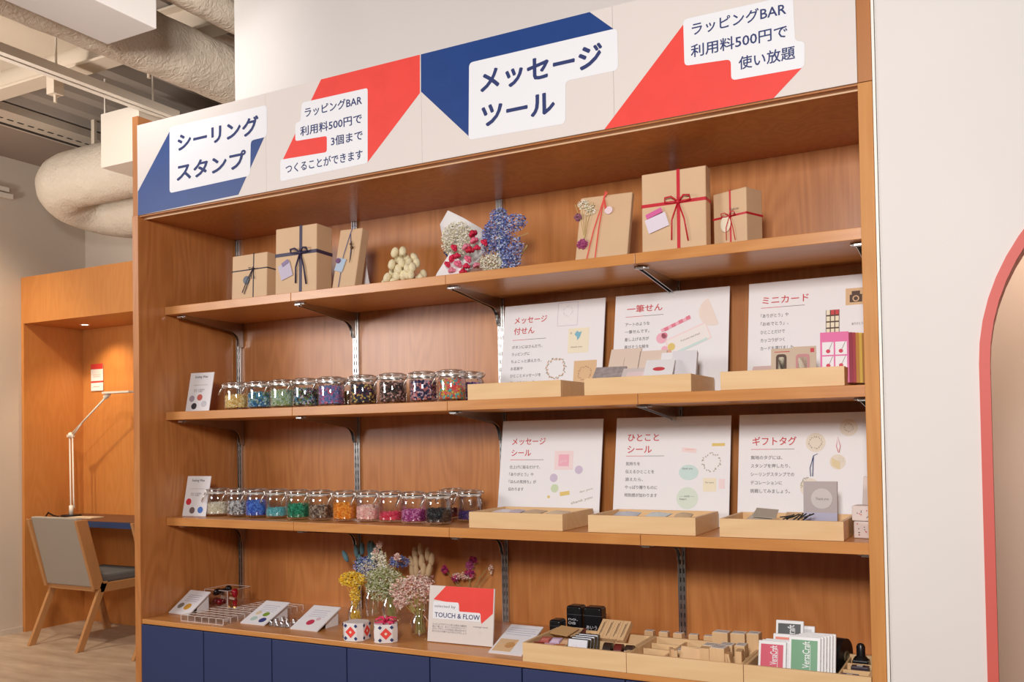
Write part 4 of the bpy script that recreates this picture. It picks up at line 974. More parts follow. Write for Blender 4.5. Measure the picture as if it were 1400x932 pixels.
bunch('cream and green tiny-flowered bunch with tall pale sprays', (*y3, ZK), st_+[(-.045, 0, .28), (-.06, 0, .26), (-.02, 0, .25), (.03, 0, .24)],
      [H_flor((-.02, -.01, .15), (.085, .045, .050), 1500, .0044, 41, GF), H_flor((-.04, -.02, .12), (.05, .03, .04), 500, .004, 42, GF),
       H_flor((-.045, 0, .275), (.012, .008, .014), 40, .006, 43, PPF), H_flor((-.062, 0, .25), (.012, .008, .014), 40, .005, 44, PPF), H_flor((-.07, 0, .235), (.012, .008, .018), 50, .005, 45, WHF), H_flor((-.035, 0, .215), (.018, .01, .04), 120, .005, 46, WHF), H_flor((.03, 0, .235), (.012, .01, .012), 50, .006, 47, PPF)], (170, 160, 90))
y4 = (1.116, 0.163)
vase('small square-shouldered clear bottle left of the round-cornered sign stand', (*y4, ZK), .03, .085)
bunch('pale pink dried flower bunch in the small bottle by the sign stand', (*y4, ZK), [(rnd.uniform(-.08, .04), rnd.uniform(-.02, .02), rnd.uniform(.1, .16)) for _ in range(30)],
      [H_flor((-.03, -.005, .145), (.085, .035, .050), 520, .0055, 51, PPF), H_flor((.0, 0, .17), (.06, .03, .03), 220, .0055, 52, PPF), H_flor((-.065, -.01, .115), (.03, .02, .03), 180, .006, 53, PPF)], (170, 150, 110))
y5 = (0.981, 0.392)
vase('clear bottle of tan bunny tails behind the pale pink flowers', (*y5, ZK), .033, .12)
bunch('tan bunny tail grass bunch standing behind the pale pink flowers', (*y5, ZK), [(-.03, 0, .2), (0, 0, .22), (.02, 0, .2), (.04, 0, .19)],
      [H_tails([(-.035, 0, .235, -.05), (-.01, 0, .25, .0), (.02, 0, .235, .08), (-.05, 0, .20, -.3), (-.025, -.01, .205, -.1), (.0, -.01, .21, .05), (.035, 0, .215, .15), (.01, -.015, .18, .1), (-.02, -.015, .175, -.1), (.03, -.01, .18, .2), (-.04, -.01, .17, -.2)], TAN, .011, 2.5, 'tan_tail'),
       H_flor((0, 0, .15), (.04, .03, .03), 180, .005, 54, PPF)], (180, 160, 110))
y6 = (1.126, 0.455)
vase('clear bottle hidden behind the red and cream sign stand', (*y6, ZK), .03, .11)
bunch('magenta dried flower bunch rising behind the red and cream sign stand', (*y6, ZK), [(-.09, 0, .17), (-.05, 0, .15), (0, 0, .19), (.03, 0, .21), (.08, 0, .19), (.1, 0, .185), (.05, 0, .16)],
      [H_flor((-.095, 0, .175), (.013, .01, .015), 60, .006, 61, MAG), H_flor((-.05, 0, .145), (.015, .01, .012), 70, .006, 62, MAG), H_flor((.01, 0, .195), (.016, .012, .016), 90, .006, 63, plain('mauve_bloom', (190, 90, 140), .6)), H_flor((.025, 0, .215), (.014, .01, .012), 70, .006, 64, MAG), H_flor((.01, 0, .165), (.02, .012, .014), 90, .006, 65, MAG), H_flor((.095, 0, .185), (.01, .008, .016), 26, .005, 66, PPF), H_flor((-.02, 0, .155), (.05, .02, .012), 110, .005, 67, PPF)])

# patterned paper boxes
def paper_box(lab, loc, rz, ribbon):
    t = thing('patterned_gift_box', lab, 'gift box', loc, (0, 0, rz))
    s = .043; h = .058
    pts = [(s*1.0*math.cos(PI/4+PI/2*k+dd), s*1.0*math.sin(PI/4+PI/2*k+dd)) for k in range(4) for dd in (-.28, .28)]
    top = [(x*.985, y*.985) for x, y in pts]; mid = [(x, y) for x, y in pts]; bot = [(x*.985, y*.985) for x, y in pts]
    n = len(pts); mb = MB()
    vs = [(x, y, 0) for x, y in bot]+[(x, y, h*.55) for x, y in mid]+[(x, y, h) for x, y in top]
    fs = [tuple(range(n)), tuple(range(2*n, 3*n))]+[(r_*n+i, r_*n+(i+1) % n, (r_+1)*n+(i+1) % n, (r_+1)*n+i) for r_ in (0, 1) for i in range(n)]
    mesh_obj('box_body', mb.add(vs, fs), plain('box_white', (236, 230, 228), .5), t, bevel=.002)
    e = .0015; g = s*math.sin(PI/4+.28)-.0004
    for k, ang in enumerate((0, PI/2, PI, 3*PI/2)):
        M = Matrix.Rotation(ang, 4, 'Z')
        def dia(cx, cz, r, m_, yy):
            o2 = 0
            mesh_obj('diamond_print', MB().prism([(cx-r, cz), (cx, cz-r), (cx+r, cz), (cx, cz+r)], -g-yy-.0004, -g-yy, 'Y', M), m_, t)
        dia(0, h*.52, .0185, SIGNRED, .001); dia(0, h*.52, .005, plain('flower_cream', (244, 226, 200), .6), .0016)
        dia(-.0185, h*.86, .0065, NAVYTXT, .0006); dia(.0185, h*.86, .0065, NAVYTXT, .0006); dia(-.0185, h*.18, .0065, NAVYTXT, .0006); dia(.0185, h*.18, .0065, NAVYTXT, .0006)
    if ribbon:
        rb = MB()
        PR = plain('pink_ribbon', (232, 60, 110), .4)
        for a in (0.2, 1.3, 2.3, 3.4, 4.5, 5.5):
            c_, s_ = math.cos(a), math.sin(a)
            rb.tube([(0, 0, h+.002), (c_*.014, s_*.014, h+.018), (c_*.033, s_*.033, h+.014), (c_*.036, s_*.036, h+.004), (c_*.012, s_*.012, h+.003), (0, 0, h+.002)], .0026, 6)
        mesh_obj('bow', rb, PR, t, smooth=True)
        mesh_obj('ribbon', B(.010, .017, -.0345, .0345, h, h+.0008).box(.010, .017, -.0355, -.0345, 0, h), PR, t)
b1 = (0.967, -0.001, 0.699); b2 = (1.057, 0.016, 0.699)
paper_box('white paper gift box with red and navy diamonds under the yellow flowers', (b1[0]-.015, b1[1]+.045, ZK), .12, False)
paper_box('white diamond-patterned gift box tied with a pink bow', (b2[0]-.002, b2[1]+.045, ZK), .62, True)

# sign stand
t = thing('sign_stand', 'cream and red tabletop sign stand reading TOUCH & FLOW', 'sign', (1.298, 0.112, ZK+.002), (-.12, 0, .045))
w_, h_ = .232, .175
mesh_obj('board', B(-w_/2, w_/2, 0, .006, 0, h_), SIGNBG, t, bevel=.0005)
def F(u, v): return (-w_/2+u*w_, h_*(1-v))
mesh_obj('printed_shape', MB().prism([F(.255, .0), F(.985, .0), F(.985, .43), F(.82, .62), F(.80, .5), F(.48, .45), F(.47, .31), F(.07, .25)], -.0006, 0), SIGNRED, t, label='red folded shape')
mesh_obj('text_plate', MB().prism(rounded([F(.07, .28), F(.465, .28), F(.47, .435), F(.80, .435), F(.81, .59), F(.07, .59)], .006), -.0010, -.0006), PLATE, t)
text('selected by', .012, INK, t, *F(.09, .40), F(.42, 0)[0], y=-.0014)
text('TOUCH & FLOW', .021, NAVYTXT, t, *F(.10, .56), F(.795, 0)[0], y=-.0014, bold=.01)
for k, l in enumerate(('ラッピングやギフトに添える紙もの雑貨を', '選んで楽しむ、手づくりのためのコーナー', 'スタンプやシールを自由に組み合わせて', 'あなただけの贈りものを仕上げましょう')):
    text(l, .0068, INK, t, *F(.07, .70+.042*k), F(.60, 0)[0], y=-.0008)
text('message tools', .007, INK, t, *F(.70, .70), F(.92, 0)[0], y=-.0008)
wreath(t, F(.80, .78)[0], F(.80, .78)[1], .005, [INK], 5, 10)
mesh_obj('rear_strut', MB().prism([(.006, h_*.7), (.006, .008), (.06, .01)], -.003, .003, 'X'), SIGNBG, t)

t = wedge('sloping white card with kraft stamp picture beside the sign stand', (1.492, .052, ZK), .0, .112, .158, .055, [(-.045, .05, .138, .003, PL), (-.045, .045, .126, .003, PL), (-.045, .05, .114, .003, PL), (-.045, .04, .102, .003, PL)], [])
Mw = Matrix.Rotation(math.asin(.055/.158), 4, 'X')
mesh_obj('kraft_picture', MB().box(-.050, .012, .010, .076, .004, .0044, Mw), KR2, t)
mesh_obj('stamp_picture', MB().tube([(-.04, .03, .0046), (-.01, .05, .0046), (.01, .075, .0046)], .001, 4, M=Mw).disc((-.005, .045, .0044), .016, 0, .0004, 16, Mw), plain('kraft_dark_print', (200, 150, 96), .6), t)

# ---------------- worktop trays: contents ----------------
def stamp(lab, x, y, z, w, d, h, rz, m_top=None, rot=None, group='wooden rubber stamps', n=2):
    t = thing('rubber_stamp', lab, 'stamp', (x, y, z), rot or (0, 0, rz), group)
    mesh_obj('wood_block', B(-w/2, w/2, -d/2, d/2, 0, h), STAMPW, t, bevel=.001)
    if m_top:
        mesh_obj('label', B(-w/2+.002, w/2-.002, -d/2+.002, d/2-.002, h, h+.0006), m_top, t)
        for k in range(n):
            yy = -d/2+d*(k+1)/(n+1)
            mesh_obj('label_print', B(-w/2+.005, w/2-.006, yy-.001, yy+.001, h+.0006, h+.0011), DKB, t)
    return t
# tray 1: x 1.577..1.893
tx = 1.577
LAB = plain('stamp_label', (240, 234, 226), .6)
inkc = [((150, 60, 50), 'brick red'), ((226, 176, 190), 'pale pink'), ((206, 130, 90), 'terracotta'), ((190, 100, 90), 'rust'), ((216, 190, 220), 'lilac'), ((214, 170, 130), 'tan')]
for k, (c, nm) in enumerate(inkc):
    t = thing('ink_pad', 'small %s ink pad in the left compartment of the ink pad tray' % nm, 'ink pad', (tx+.032+.034*(k % 3), .035+.055*(k//3), ZK+.034+.004*(k//3)), (.12, 0, .15))
    mesh_obj('case', B(-.015, .015, -.02, .02, 0, .012), plain('pad_case_%d' % k, c, .35), t, bevel=.001)
    mesh_obj('label', B(-.011, .011, -.015, .005, .012, .0125), plain('pad_label_%d' % k, tuple(min(255, v+40) for v in c), .5), t)
for k, (c, nm) in enumerate((((206, 164, 112), 'tan kraft'), ((222, 190, 150), 'light kraft'), ((120, 60, 50), 'dark brown'))):
    o = mesh_obj('paper_packet', B(-.035, .035, 0, .055, 0, .003), plain('kraft_pk_%d' % k, c, .6), loc=(tx+.045+.018*k, .15+.012*k, ZK+.05-.004*k)); o.rotation_euler = (.25, 0, -.3+.3*k)
    tag(o, '%s paper packet leaning at the back of the ink pad tray' % nm, 'packet')
for k in range(4):
    t = thing('card_box', 'black boxed card set with white face, %s of the row in the ink pad tray' % ['front', 'second', 'third', 'rearmost'][k], 'box', (tx+.158, .022+.024*k, ZK+.008), (-.30, 0, .0), 'black card boxes in the ink pad tray')
    mesh_obj('box_body', B(-.031, .031, 0, .017, 0, .066), BLACKR, t, bevel=.001)
    mesh_obj('white_face', B(-.029, .029, -.0006, 0, .003, .063), plain('box_face_white', (226, 224, 230), .5), t)
    if k == 0: 
        wreath(t, -.01, .035, .012, [PINKP, LILAC], 71, 20)
for k, (c, nm) in enumerate((((52, 38, 34), 'dark brown'), ((110, 40, 34), 'red brown'), ((60, 44, 38), 'brown'))):
    t = thing('washi_tape_roll', '%s tape dispenser in the right compartment of the ink pad tray' % nm, 'tape', (tx+.252+.028*k, .035+.01*k, ZK+.012), (0, 0, .1))
    mesh_obj('roll', MB().lathe([(.011, -.011), (.027-.003*k, -.011), (.027-.003*k, .011), (.011, .011), (.011, -.011)], (0, 0, 0), 20, Matrix.Translation((0, 0, .03)) @ Matrix.Rotation(PI/2, 4, 'Y')), plain('tape_%d' % k, c, .35), t, smooth='auto')
    mesh_obj('label', B(-.0105, .0105, -.0285+.003*k, -.0275+.003*k, .02, .04), plain('tape_lab', (216, 206, 200), .5), t)
# black stamp cases standing behind tray 1
for k, (px_, y_, s, hgt, rr_, lb) in enumerate(((1.567, .262, .040, .074, .008, 'short black roller stamp case, left of the group behind the trays'), (1.600, .332, .052, .108, .02, 'tall black rounded stamp case in the middle of the group'), (1.664, .332, .060, .108, .02, 'tall black stamp case with white characters, right of the group'))):
    t = thing('stamp_case', lb, 'case', (px_, y_, ZK))
    mesh_obj('case_body', MB().prism(rounded([(-s/2, 0), (s/2, 0), (s/2, hgt), (-s/2, hgt)], .010), -.023, .023), BLACKR, t, bevel=.006, smooth='auto')
    mesh_obj('seam', B(-s/2-.0004, s/2+.0004, -.0236, .0236, hgt*.75, hgt*.76), plain('seam_grey', (90, 90, 94), .4), t)
    text(['stamp', 'no.\n08', 'あいう\nえおか\nABC'][k], .013, plain('white_ink', (214, 214, 216), .5), t, -s/2+.008, .015 if k != 1 else .05, s/2-.012, y=-.0242)
# slanted stamp block set
t = thing('stamp_set', 'sloping wooden block set with dark engraved lines at the back of the tray row', 'stamp', (1.778, .175, ZK+.034), (.0, 0, -.05), 'wooden rubber stamps')
Ms = Matrix.Rotation(.62, 4, 'X')
for k in range(4):
    mesh_obj('stamp_strip', MB().box(-.046+.0232*k, -.0232+.0232*k, 0, .075, 0, .020, Ms), STAMPW, t, bevel=.001)
    mesh_obj('engraving', MB().box(-.036+.0232*k, -.0342+.0232*k, .01, .062, .020, .0206, Ms).box(-.032+.0232*k, -.0312+.0232*k, .02, .068, .020, .0206, Ms), DKB, t)
# tray 2
tx = 1.8945
small = []
for k in range(8):
    small.append((tx-.03+.045*k-.0, .275, .028, .024, .060, 0))
for k, (x, y, w_, d_, h_, rz) in enumerate(small[:7]):
    stamp('small stamp standing behind the tray row, %s from the left' % ['first', 'second', 'third', 'fourth', 'fifth', 'sixth', 'seventh'][k], x, y, ZK, w_, d_, h_, rnd.uniform(-.2, .2), LAB, n=1)
stamp('long flat stamp with six dark rows in the centre of the stamp tray', tx+.16, .125, ZK+.034, .085, .045, .016, -.12, LAB, n=4)
stamp('long flat stamp lying at the left of the centre one in the stamp tray', tx+.115, .14, ZK+.03, .03, .05, .016, -.12, LAB, n=3)
stamp('pale tilted wooden stamp at the front centre of the stamp tray', tx+.165, .035, ZK+.024, .054, .022, .052, 0, rot=(-.25, .10, 0))
stamp('wide upright stamp block left of two narrow ones, front of the stamp tray', tx+.208, .04, ZK+.010, .026, .03, .070, .05)
stamp('upright stamp block with printed top, front right of the stamp tray', tx+.244, .045, ZK+.010, .040, .045, .074, -.05, LAB, n=3)
stamp('narrow leaning stamp strip beside the printed top block', tx+.272, .04, ZK+.010, .007, .03, .062, 0, rot=(0, -.12, 0))
stamp('narrow leaning stamp strip next to the right end of the stamp tray', tx+.283, .04, ZK+.010, .006, .03, .062, 0, rot=(0, -.2, 0))
stamp('stamp block at the front right corner of the stamp tray', tx+.297, .045, ZK+.010, .016, .04, .070, .1)
stamp('pale slim stamp at the front of the stamp tray, left of the tilted one', tx+.128, .035, ZK+.018, .010, .03, .050, .3)
stamp('second slim stamp at the front of the stamp tray, left of the tilted one', tx+.114, .045, ZK+.018, .010, .03, .050, .5)
stamp('printed-top stamp in the second row, left of centre', tx+.205, .105, ZK+.012, .040, .04, .062, -.1, LAB, n=2)
stamp('printed-top stamp in the second row, right of centre', tx+.248, .11, ZK+.012, .036, .04, .066, 0, LAB, n=2)
stamp('printed-top stamp in the second row, far right', tx+.285, .11, ZK+.012, .028, .04, .068, 0, LAB, n=2)
stamp('tall printed-top stamp in the back row of the stamp tray, left', tx+.21, .195, ZK+.02, .044, .04, .072, -.05, LAB, n=1)
stamp('tall printed-top stamp in the back row of the stamp tray, middle', tx+.257, .20, ZK+.02, .040, .04, .072, 0, LAB, n=1)
stamp('tall printed-top stamp in the back row of the stamp tray, right', tx+.297, .205, ZK+.02, .034, .04, .074, 0, LAB, n=1)
stamp('low stamp lying in the left rear compartment of the stamp tray', tx+.05, .145, ZK+.02, .05, .03, .014, .1, LAB, n=1)
stamp('low half-round stamp lying left of centre in the stamp tray', tx+.115, .085, ZK+.012, .05, .022, .022, -.1)
stamp('low stamp lying at the front left of the stamp tray', tx+.05, .06, ZK+.015, .05, .03, .012, -.2, LAB, n=1)
# tray 3
tx = 2.212
def ink_pack(lab, x, y, z, w_, h_, c, nm, word, rz=.05, lean=.32):
    t = thing('ink_pad_pack', lab, 'ink pad', (x, y, z), (-lean, 0, rz), 'boxed ink pads in the right tray')
    mesh_obj('case', B(-w_/2, w_/2, 0, .009, 0, h_), plain('pad_white', (232, 230, 230), .35), t, bevel=.002)
    mesh_obj('colour_panel', B(-w_/2+.006, w_/2-.008, -.0006, 0, .008, h_-.009), plain(nm, c, .4), t)
    if word:
        me = text(word, .024, plain('white_lettering', (240, 240, 240), .5), t, .0, 0, h_-.052, y=-.0012, bold=.01)
        for v in me.data.vertices:
            x_, z_ = v.co.x, v.co.z
            v.co.x = .006-z_+.006; v.co.z = .040+x_
        mesh_obj('print_line', B(.013, .014, -.001, -.0006, .015, h_-.02), plain('white_lettering', (240, 240, 240), .5), t)
for k in range(3): ink_pack(['boxed red ink pad standing at the front left of the right tray', 'second ink pad filed behind the red one', 'third ink pad filed behind the red one'][k], tx+.062+.006*k, .035+.013*k, ZK+.012, .070, .100, (206, 54, 84), 'crimson_panel', 'VersaCraft' if k == 0 else None)
for k in range(6): ink_pack('boxed %s ink pad, %s' % ('green' if k == 0 else 'white edged', ['front of the tall stack', 'second in the tall stack', 'third in the tall stack', 'fourth in the tall stack', 'fifth in the tall stack', 'last in the tall stack'][k]), tx+.143+.0055*k, .032+.0118*k, ZK+.012, .078, .118, (90, 150, 104), 'green_panel', 'VersaCraft' if k == 0 else None)
ink_pack('boxed coral orange ink pad behind the red and green ones', tx+.088, .085, ZK+.014, .07, .108, (228, 120, 96), 'coral_panel', None)
ink_pack('boxed black ink pad standing highest behind the others', tx+.085, .135, ZK+.020, .072, .128, (40, 40, 40), 'black_panel', 'VersaCraft')
ink_pack('boxed white ink pad right of the black one', tx+.118, .145, ZK+.020, .06, .115, (200, 200, 200), 'grey_panel', None)
# black tape and small seals at right
t = thing('ribbon_roll', 'large black roll lying behind the tall ink pad stack', 'roll', (2.402, .215, ZK+.052))
Mr = Matrix.Rotation(PI/2, 4, 'Y') @ Matrix.Rotation(.25, 4, 'X')
mesh_obj('roll_body', MB().lathe([(.014, -.035), (.046, -.035), (.046, .03), (.014, .03), (.014, -.035)], (0, 0, 0), 24, Mr), BLACKR, t, smooth='auto')
mesh_obj('core', MB().lathe([(.008, -.036), (.014, -.036), (.014, .034), (.008, .034), (.008, -.036)], (0, 0, 0), 18, Mr), plain('olive_core', (90, 74, 46), .6), t, smooth='auto')
t = thing('knob_stamp', 'black knob-handled stamp in the rear right compartment', 'stamp', (2.471, .185, ZK+.008))
mesh_obj('foot', B(-.020, .020, -.018, .018, 0, .045), BLACKR, t, bevel=.003)
mesh_obj('knob', MB().lathe([(.019, .045), (.016, .05), (.011, .054), (.011, .078), (.007, .085), (.0005, .087)], n=16), BLACKR, t, smooth='auto')
for k, (y_, zc, m_, lb) in enumerate(((.115, .03, (60, 50, 60), 'small black stamp case with pink strip, middle right compartment'), (.05, .022, (70, 84, 130), 'small blue topped stamp case, front right compartment'))):
    t = thing('mini_stamp_case', lb, 'stamp', (2.462 if k else 2.478, y_, ZK+.008))
    mesh_obj('base', B(-.020, .020, -.012, .012, 0, zc), plain('case_grey', (150, 140, 140), .4), t, bevel=.001)
    mesh_obj('window', B(-.016, .014, -.0128, -.012, .004, zc-.004), BLACKR, t)
    mesh_obj('cap', B(-.021, .021, -.013, .013, zc, zc+.014), plain('cap_%d' % k, m_, .35), t, bevel=.002)
    mesh_obj('cap_mark', B(-.008, .006, -.004, .006, zc+.014, zc+.0146), plain('mark_white', (220, 214, 210), .5), t)

# ---------------- alcove on the left ----------------
A0, A1, AYF, AYB, AH, AHB = -3.478, -1.0, 1.883, 2.41, 2.565, 2.228
al = thing('wooden_booth', 'oak work booth built against the far left corner', 'booth', (A0, AYF, 0))
def ap(name, mb, **k): return mesh_obj(name, mb, BOOTH, al, world=True, **k)
ap('side_panel', B(A0, A0+.028, AYF, AYB-.02, 0, AHB)); ap('back_panel', B(A0+.028, A1, AYB-.04, AYB-.02, 0, AHB))
ap('header', B(A0, A1, AYF, AYF+.02, AHB, AH)); ap('soffit', B(A0, A1, AYF+.02, AYB-.02, AHB, AHB+.02)); ap('top_cover', B(A0, A1, AYF+.02, AYB-.02, AH-.02, AH))
ap('side_panel', B(A1-.03, A1, AYF+.02, AYB-.04, 0, AHB))
t = thing('downlight', 'small recessed round downlight in the booth soffit', 'lamp', (-3.16, 2.17, AHB))
mesh_obj('trim_ring', MB().lathe([(.022, -.001), (.032, -.003), (.036, 0)], n=20), WHITE, t)
em = bpy.data.materials.new('downlight_glow'); em.use_nodes = True; em.node_tree.nodes['Principled BSDF'].inputs['Emission Color'].default_value = (1, .85, .65, 1); em.node_tree.nodes['Principled BSDF'].inputs['Emission Strength'].default_value = 6
mesh_obj('lens', MB().disc((0, 0, 0), .022, -.0015, -.0005), em, t)
t = thing('desk', 'dark topped desk with a navy edge fixed across the booth', 'desk', (-2.6, 2.15, 0))
mesh_obj('desk_top', B(-3.448, A1-.031, 1.905, AYB-.041, .772, .812).box(0, 0, 0, 0, 0, 0), plain('navy_edge', (46, 64, 104), .45), t, world=True)
mesh_obj('desk_surface', B(-3.448, A1-.031, 1.907, AYB-.041, .812, .815), plain('desk_brown', (96, 62, 48), .4), t, world=True)
t = thing('wall_notice', 'white notice sheets with red headers pinned to the booth back', 'notice', (-3.281, 2.365, 1.752))
yv = 0.0
mesh_obj('sheet', B(-.068, .068, -.002, 0, .075, .20), WHITE, t); mesh_obj('red_header', B(-.068, .068, -.003, -.0021, .165, .205), plain('notice_red', (206, 60, 56), .6), t)
mesh_obj('sheet', B(-.068, .068, -.002, 0, .0, .062), WHITE, t); mesh_obj('red_header', B(-.068, .068, -.003, -.0021, .062, .074), plain('notice_red', (206, 60, 56), .6), t)
mesh_obj('print_line', B(-.04, .04, -.003, -.0022, .105, .109).box(-.045, .045, -.003, -.0022, .12, .123).box(-.04, .03, -.003, -.0022, .03, .034), plain('pink_lines', (214, 170, 160), .6), t)
# desk lamp
lx, ly = -3.30, 2.15
t = thing('desk_lamp', 'white spring-arm desk lamp with a flat head in the booth', 'lamp', (lx, ly, .815))
WM = plain('white_metal', (236, 228, 216), .35)
mesh_obj('base', MB().disc((0, 0, 0), .07, 0, .012), plain('dark_base', (30, 28, 28), .4), t, smooth='auto')
mesh_obj('lower_arm', MB().tube([(.0, 0, .02), (-.004, 0, .10), (-.012, 0, .60)], .006, 6).tube([(.035, 0, .06), (.028, 0, .12), (.020, 0, .60)], .006, 6).tube([(0, 0, .01), (.0, 0, .08)], .016, 8), WM, t, smooth=True)
mesh_obj('joint', MB().ico((0, 0, .60), .022, 1).box(-.035, .035, -.008, .008, .585, .605), WM, t)
mesh_obj('upper_arm', MB().tube([(-.004, 0, .60), (.40, 0, .875)], .0065, 6).tube([(.02, 0, .59), (.14, 0, .70)], .005, 6), WM, t, smooth=True)
mesh_obj('lamp_head', MB().box(.38, .66, -.03, .03, .89, .905).tube([(.38, 0, .865), (.42, 0, .89)], .018, 8), WM, t, bevel=.003)
slab('desk_notebook', 'flat pale booklet lying under the lamp on the desk', 'booklet', (-3.05, 2.02, .8155), .24, .006, .12, (0, 0, .1), plain('booklet', (216, 198, 170), .6))
o = mesh_obj('power_cable', MB().tube([(-3.42, 2.03, .823), (-3.38, 2.02, .85), (-3.34, 2.03, .83), (-3.29, 2.03, .823), (-3.22, 2.0, .823)], .006, 6), BLACKR, smooth=True); tag(o, 'black cable lying on the desk around the lamp base', 'cable')

def chair(x, y, lab):
    t = thing('desk_chair', lab, 'chair', (x, y, 0), (0, 0, 0), 'chairs at the booth desk')
    FAB = plain('grey_fabric', (168, 158, 146), .9, bump=.3, bscale=500)
    W2 = .255
    # backrest leans back toward -Y
    def slat(x0, x1, y0, z0, y1, z1, th):
        return MB().add([(x0, y0, z0), (x1, y0, z0), (x1, y0+th, z0), (x0, y0+th, z0), (x0, y1, z1), (x1, y1, z1), (x1, y1+th, z1), (x0, y1+th, z1)],
                        [(0,3,2,1),(4,5,6,7),(0,1,5,4),(1,2,6,5),(2,3,7,6),(3,0,4,7)])
    mesh_obj('backrest_cushion', slat(-W2+.025, W2-.025, .005, .40, -.115, .865, .05), FAB, t, bevel=.008)
    for s in (-1, 1):
        a, b = (s*W2-.024, s*W2) if s > 0 else (s*W2, s*W2+.024)
        mesh_obj('back_frame', slat(a, b, .0, .385, -.13, .85, .085), CHAIRW, t, bevel=.003)
        mesh_obj('rear_leg', slat(a, b, -.13, 0, .06, .43, .05), CHAIRW, t, bevel=.003)
        mesh_obj('front_leg', slat(a, b, .47, 0, .36, .40, .05), CHAIRW, t, bevel=.003)
        mesh_obj('side_rail', B(a, b, .05, .46, .36, .42), CHAIRW, t, bevel=.003)
    mesh_obj('rear_rail', B(-W2+.024, W2-.024, .02, .045, .37, .405), CHAIRW, t)
    mesh_obj('seat_cushion', B(-W2+.02, W2-.02, .06, .46, .415, .475), plain('seat_grey', (110, 106, 104), .9), t, bevel=.015)
chair(-2.75, 1.72, 'light wood chair with grey upholstered back at the booth desk')
chair(-1.735, 1.72, 'second light wood chair mostly hidden behind the cabinet side')

# ---------------- ceiling services on the left ----------------
def duct(name, lab, pts, r, rib=.0, n=28):
    mb = MB(); P = [Vector(p) for p in pts]; rs = [r*(1+rib*math.sin(i*1.7)+rib*.5*math.sin(i*3.1)) for i in range(len(P))]
    o = mesh_obj(name, mb.tube(P, rs, n), INSUL, smooth='auto'); return tag(o, lab, 'duct')
def seg(a, b, n): return [tuple(a[i]+(b[i]-a[i])*k/n for i in range(3)) for k in range(n+1)]
duct('insulated_duct', 'large white insulated duct running above the header into the back', seg((-.545, -1.5, 3.12), (-.50, 2.35, 3.16), 60), .135, .012)
duct('insulated_duct', 'slimmer insulated duct beside the large one near the white wall', seg((-.20, .20, 3.25), (-.17, 2.35, 3.25), 40), .07, .012)
o = mesh_obj('air_box', B(-.365, -.08, -1.5, .165, 2.965, 3.445), WHITEWALL, bevel=.004); tag(o, 'boxy white air conditioning unit hung beside the large duct', 'air conditioner')
# lighting track
t = thing('lighting_track', 'long white lighting track with a dark slot under the ceiling', 'lighting track', (-1.36, .3, 3.2))
mesh_obj('channel', MB().box(-.045, -.008, -1.8, 1.1, 0, .03).box(.008, .045, -1.8, 1.1, 0, .03).box(-.045, .045, -1.8, 1.1, .03, .045), plain('track_white', (232, 222, 208), .5), t)
mesh_obj('slot', B(-.008, .008, -1.8, 1.1, .012, .03), STEELD, t)
for k, y in enumerate((-.4, .35, .95)): mesh_obj('hanger_rod', MB().tube([(0, y, .045), (0, y, .30)], .006, 6), plain('track_white', (232, 222, 208), .5), t)
# cross beam and hangers
BEAM = plain('beam_cream', (206, 190, 170), .7)
def beam(lab, y, x0, x1, z0):
    o = mesh_obj('ceiling_beam', MB().box(x0, x1, y-.055, y+.055, z0, z0+.012).box(x0, x1, y-.005, y+.005, z0+.012, z0+.14).box(x0, x1, y-.055, y+.055, z0+.14, z0+.152), BEAM); tag(o, lab, 'beam')
beam('cream steel beam crossing above the track at the left', .83, -3.4, 2.4, 3.30)
o = mesh_obj('ceiling_strip', B(-2.2, -1.2, -.5, .78, 3.40, 3.45), BEAM); tag(o, 'pale flat panel between the deck and the track at the upper left', 'panel')
# soffit along the left wall and slot diffuser
o = struct('trim_3', B(-3.48, -2.86, .2, 2.42, 3.42, 3.46), plain('soffit_taupe', (150, 134, 122), .8))
t = thing('slot_diffuser', 'long slotted air diffuser strip along the left ceiling', 'air vent', (-2.66, 1.2, 3.40))
mesh_obj('frame', B(-.16, .11, -.9, .95, 0, .05), plain('diffuser_grey', (196, 182, 166), .6), t)
mesh_obj('dark_slot', B(-.135, -.10, -.85, .90, -.002, 0), STEELD, t)
sm = MB()
for k in range(26): sm.box(-.03, -.015, -.85+k*.07, -.81+k*.07, -.002, 0)
mesh_obj('vent_holes', sm, STEELD, t, kind='stuff')
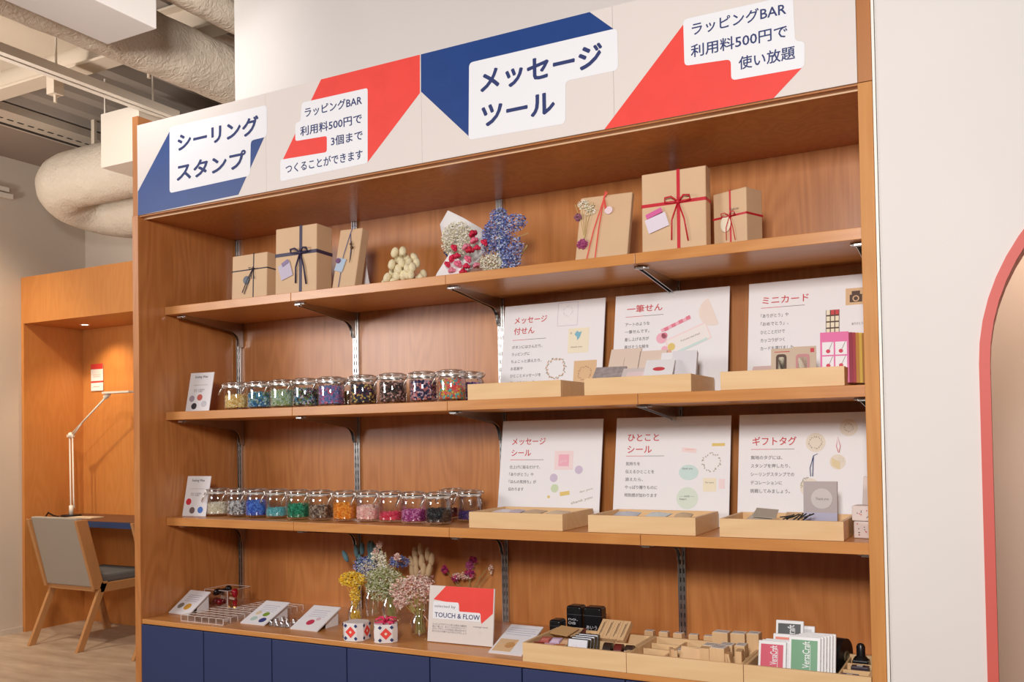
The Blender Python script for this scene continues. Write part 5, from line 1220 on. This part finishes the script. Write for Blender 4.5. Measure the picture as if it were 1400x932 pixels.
# white hanging box and U-bend duct
t = thing('hanging_bulkhead', 'white boxed riser hanging beside the bent duct', 'panel', (-1.6, 1.2, 2.93))
mesh_obj('panel', B(-.13, .185, 0, .24, 0, .31), plain('bulkhead_white', (226, 214, 200), .7), t)
mesh_obj('hanging_rod', MB().tube([(-.12, .02, .31), (-.12, .02, .52)], .006, 6), plain('track_white', (232, 222, 208), .5), t)
bend = []
bend += seg((-.75, 1.66, 3.10), (-2.60, 1.66, 3.10), 14)
for k in range(1, 13):
    a = PI*k/12
    bend.append((-2.60-.22*math.sin(a), 1.88-.22*math.cos(a), 3.10-.12*k/12))
bend += seg((-2.5, 2.10, 2.98), (-.75, 2.13, 2.93), 12)
bd = duct('bent_insulated_duct', 'fat insulated duct making a u-bend above the booth', bend, .185, .008, 32)
mesh_obj('hanger_strap', B(-2.40, -2.37, 1.65, 1.67, 3.27, 3.47), BEAM, bd)
mesh_obj('hanger_strap', B(-2.40, -2.37, 2.08, 2.10, 3.13, 3.47), BEAM, bd)
o = mesh_obj('pipe_clip', MB().box(-1.62, -1.56, .78, .84, 3.20, 3.30).tube([(-1.59, .81, 3.2), (-1.59, .81, 3.16)], .010, 6), BEAM); tag(o, 'small metal clamp on the beam left of the track', 'clamp')
o = mesh_obj('pipe_clip', MB().box(-.93, -.87, .80, .86, 3.20, 3.30).tube([(-.9, .83, 3.2), (-.9, .83, 3.16)], .010, 6), BEAM); tag(o, 'small metal clamp on the beam right of the track', 'clamp')
t = thing('wall_track_end', 'short pale rail end on the left wall below the soffit', 'lighting track', (-3.46, 1.737, 3.159))
mesh_obj('rail', B(0, .03, -.9, .03, 0, .03), plain('track_white', (232, 222, 208), .5), t); mesh_obj('lower_rail', B(0, .03, -.9, .06, -.045, -.012), plain('track_white', (232, 222, 208), .5), t)

# prints belong to the face that carries them (thing > part > sub-part)
PRINTS = ('lettering', 'rule', 'printed', 'print', 'label_print', 'wax_dot_print', 'seal_print', 'string_print', 'dot_print', 'engraving', 'cap_mark', 'kraft_picture', 'stamp_picture', 'wax_seal_print', 'diamond_print', 'text_plate', 'colour_panel')
FACES = ('board', 'card_panel', 'sheet', 'label', 'wood_block', 'case', 'box_body', 'case_body', 'pouch_body')
for t in [o for o in S.objects if o.parent is None and o.type == 'EMPTY' and o is not sg]:
    kids = list(t.children)
    face = next((c for f in FACES for c in kids if c.name.split('.')[0] == f), None)
    if face is None: continue
    for c in kids:
        n_ = c.name.split('.')[0]
        if c is not face and (n_ in PRINTS or n_.startswith('print')) and not c.children:
            c.parent = face
plates = [c for c in sg.children if c.name.startswith('text_plate')]
for c in [c for c in sg.children if c.name.startswith('lettering')]:
    cx = sum(v.co.x for v in c.data.vertices)/len(c.data.vertices)
    def mid(p): 
        xs = [v.co.x for v in p.data.vertices]; return min(xs), max(xs)
    for p in plates:
        a, b = mid(p)
        if a <= cx <= b: c.parent = p
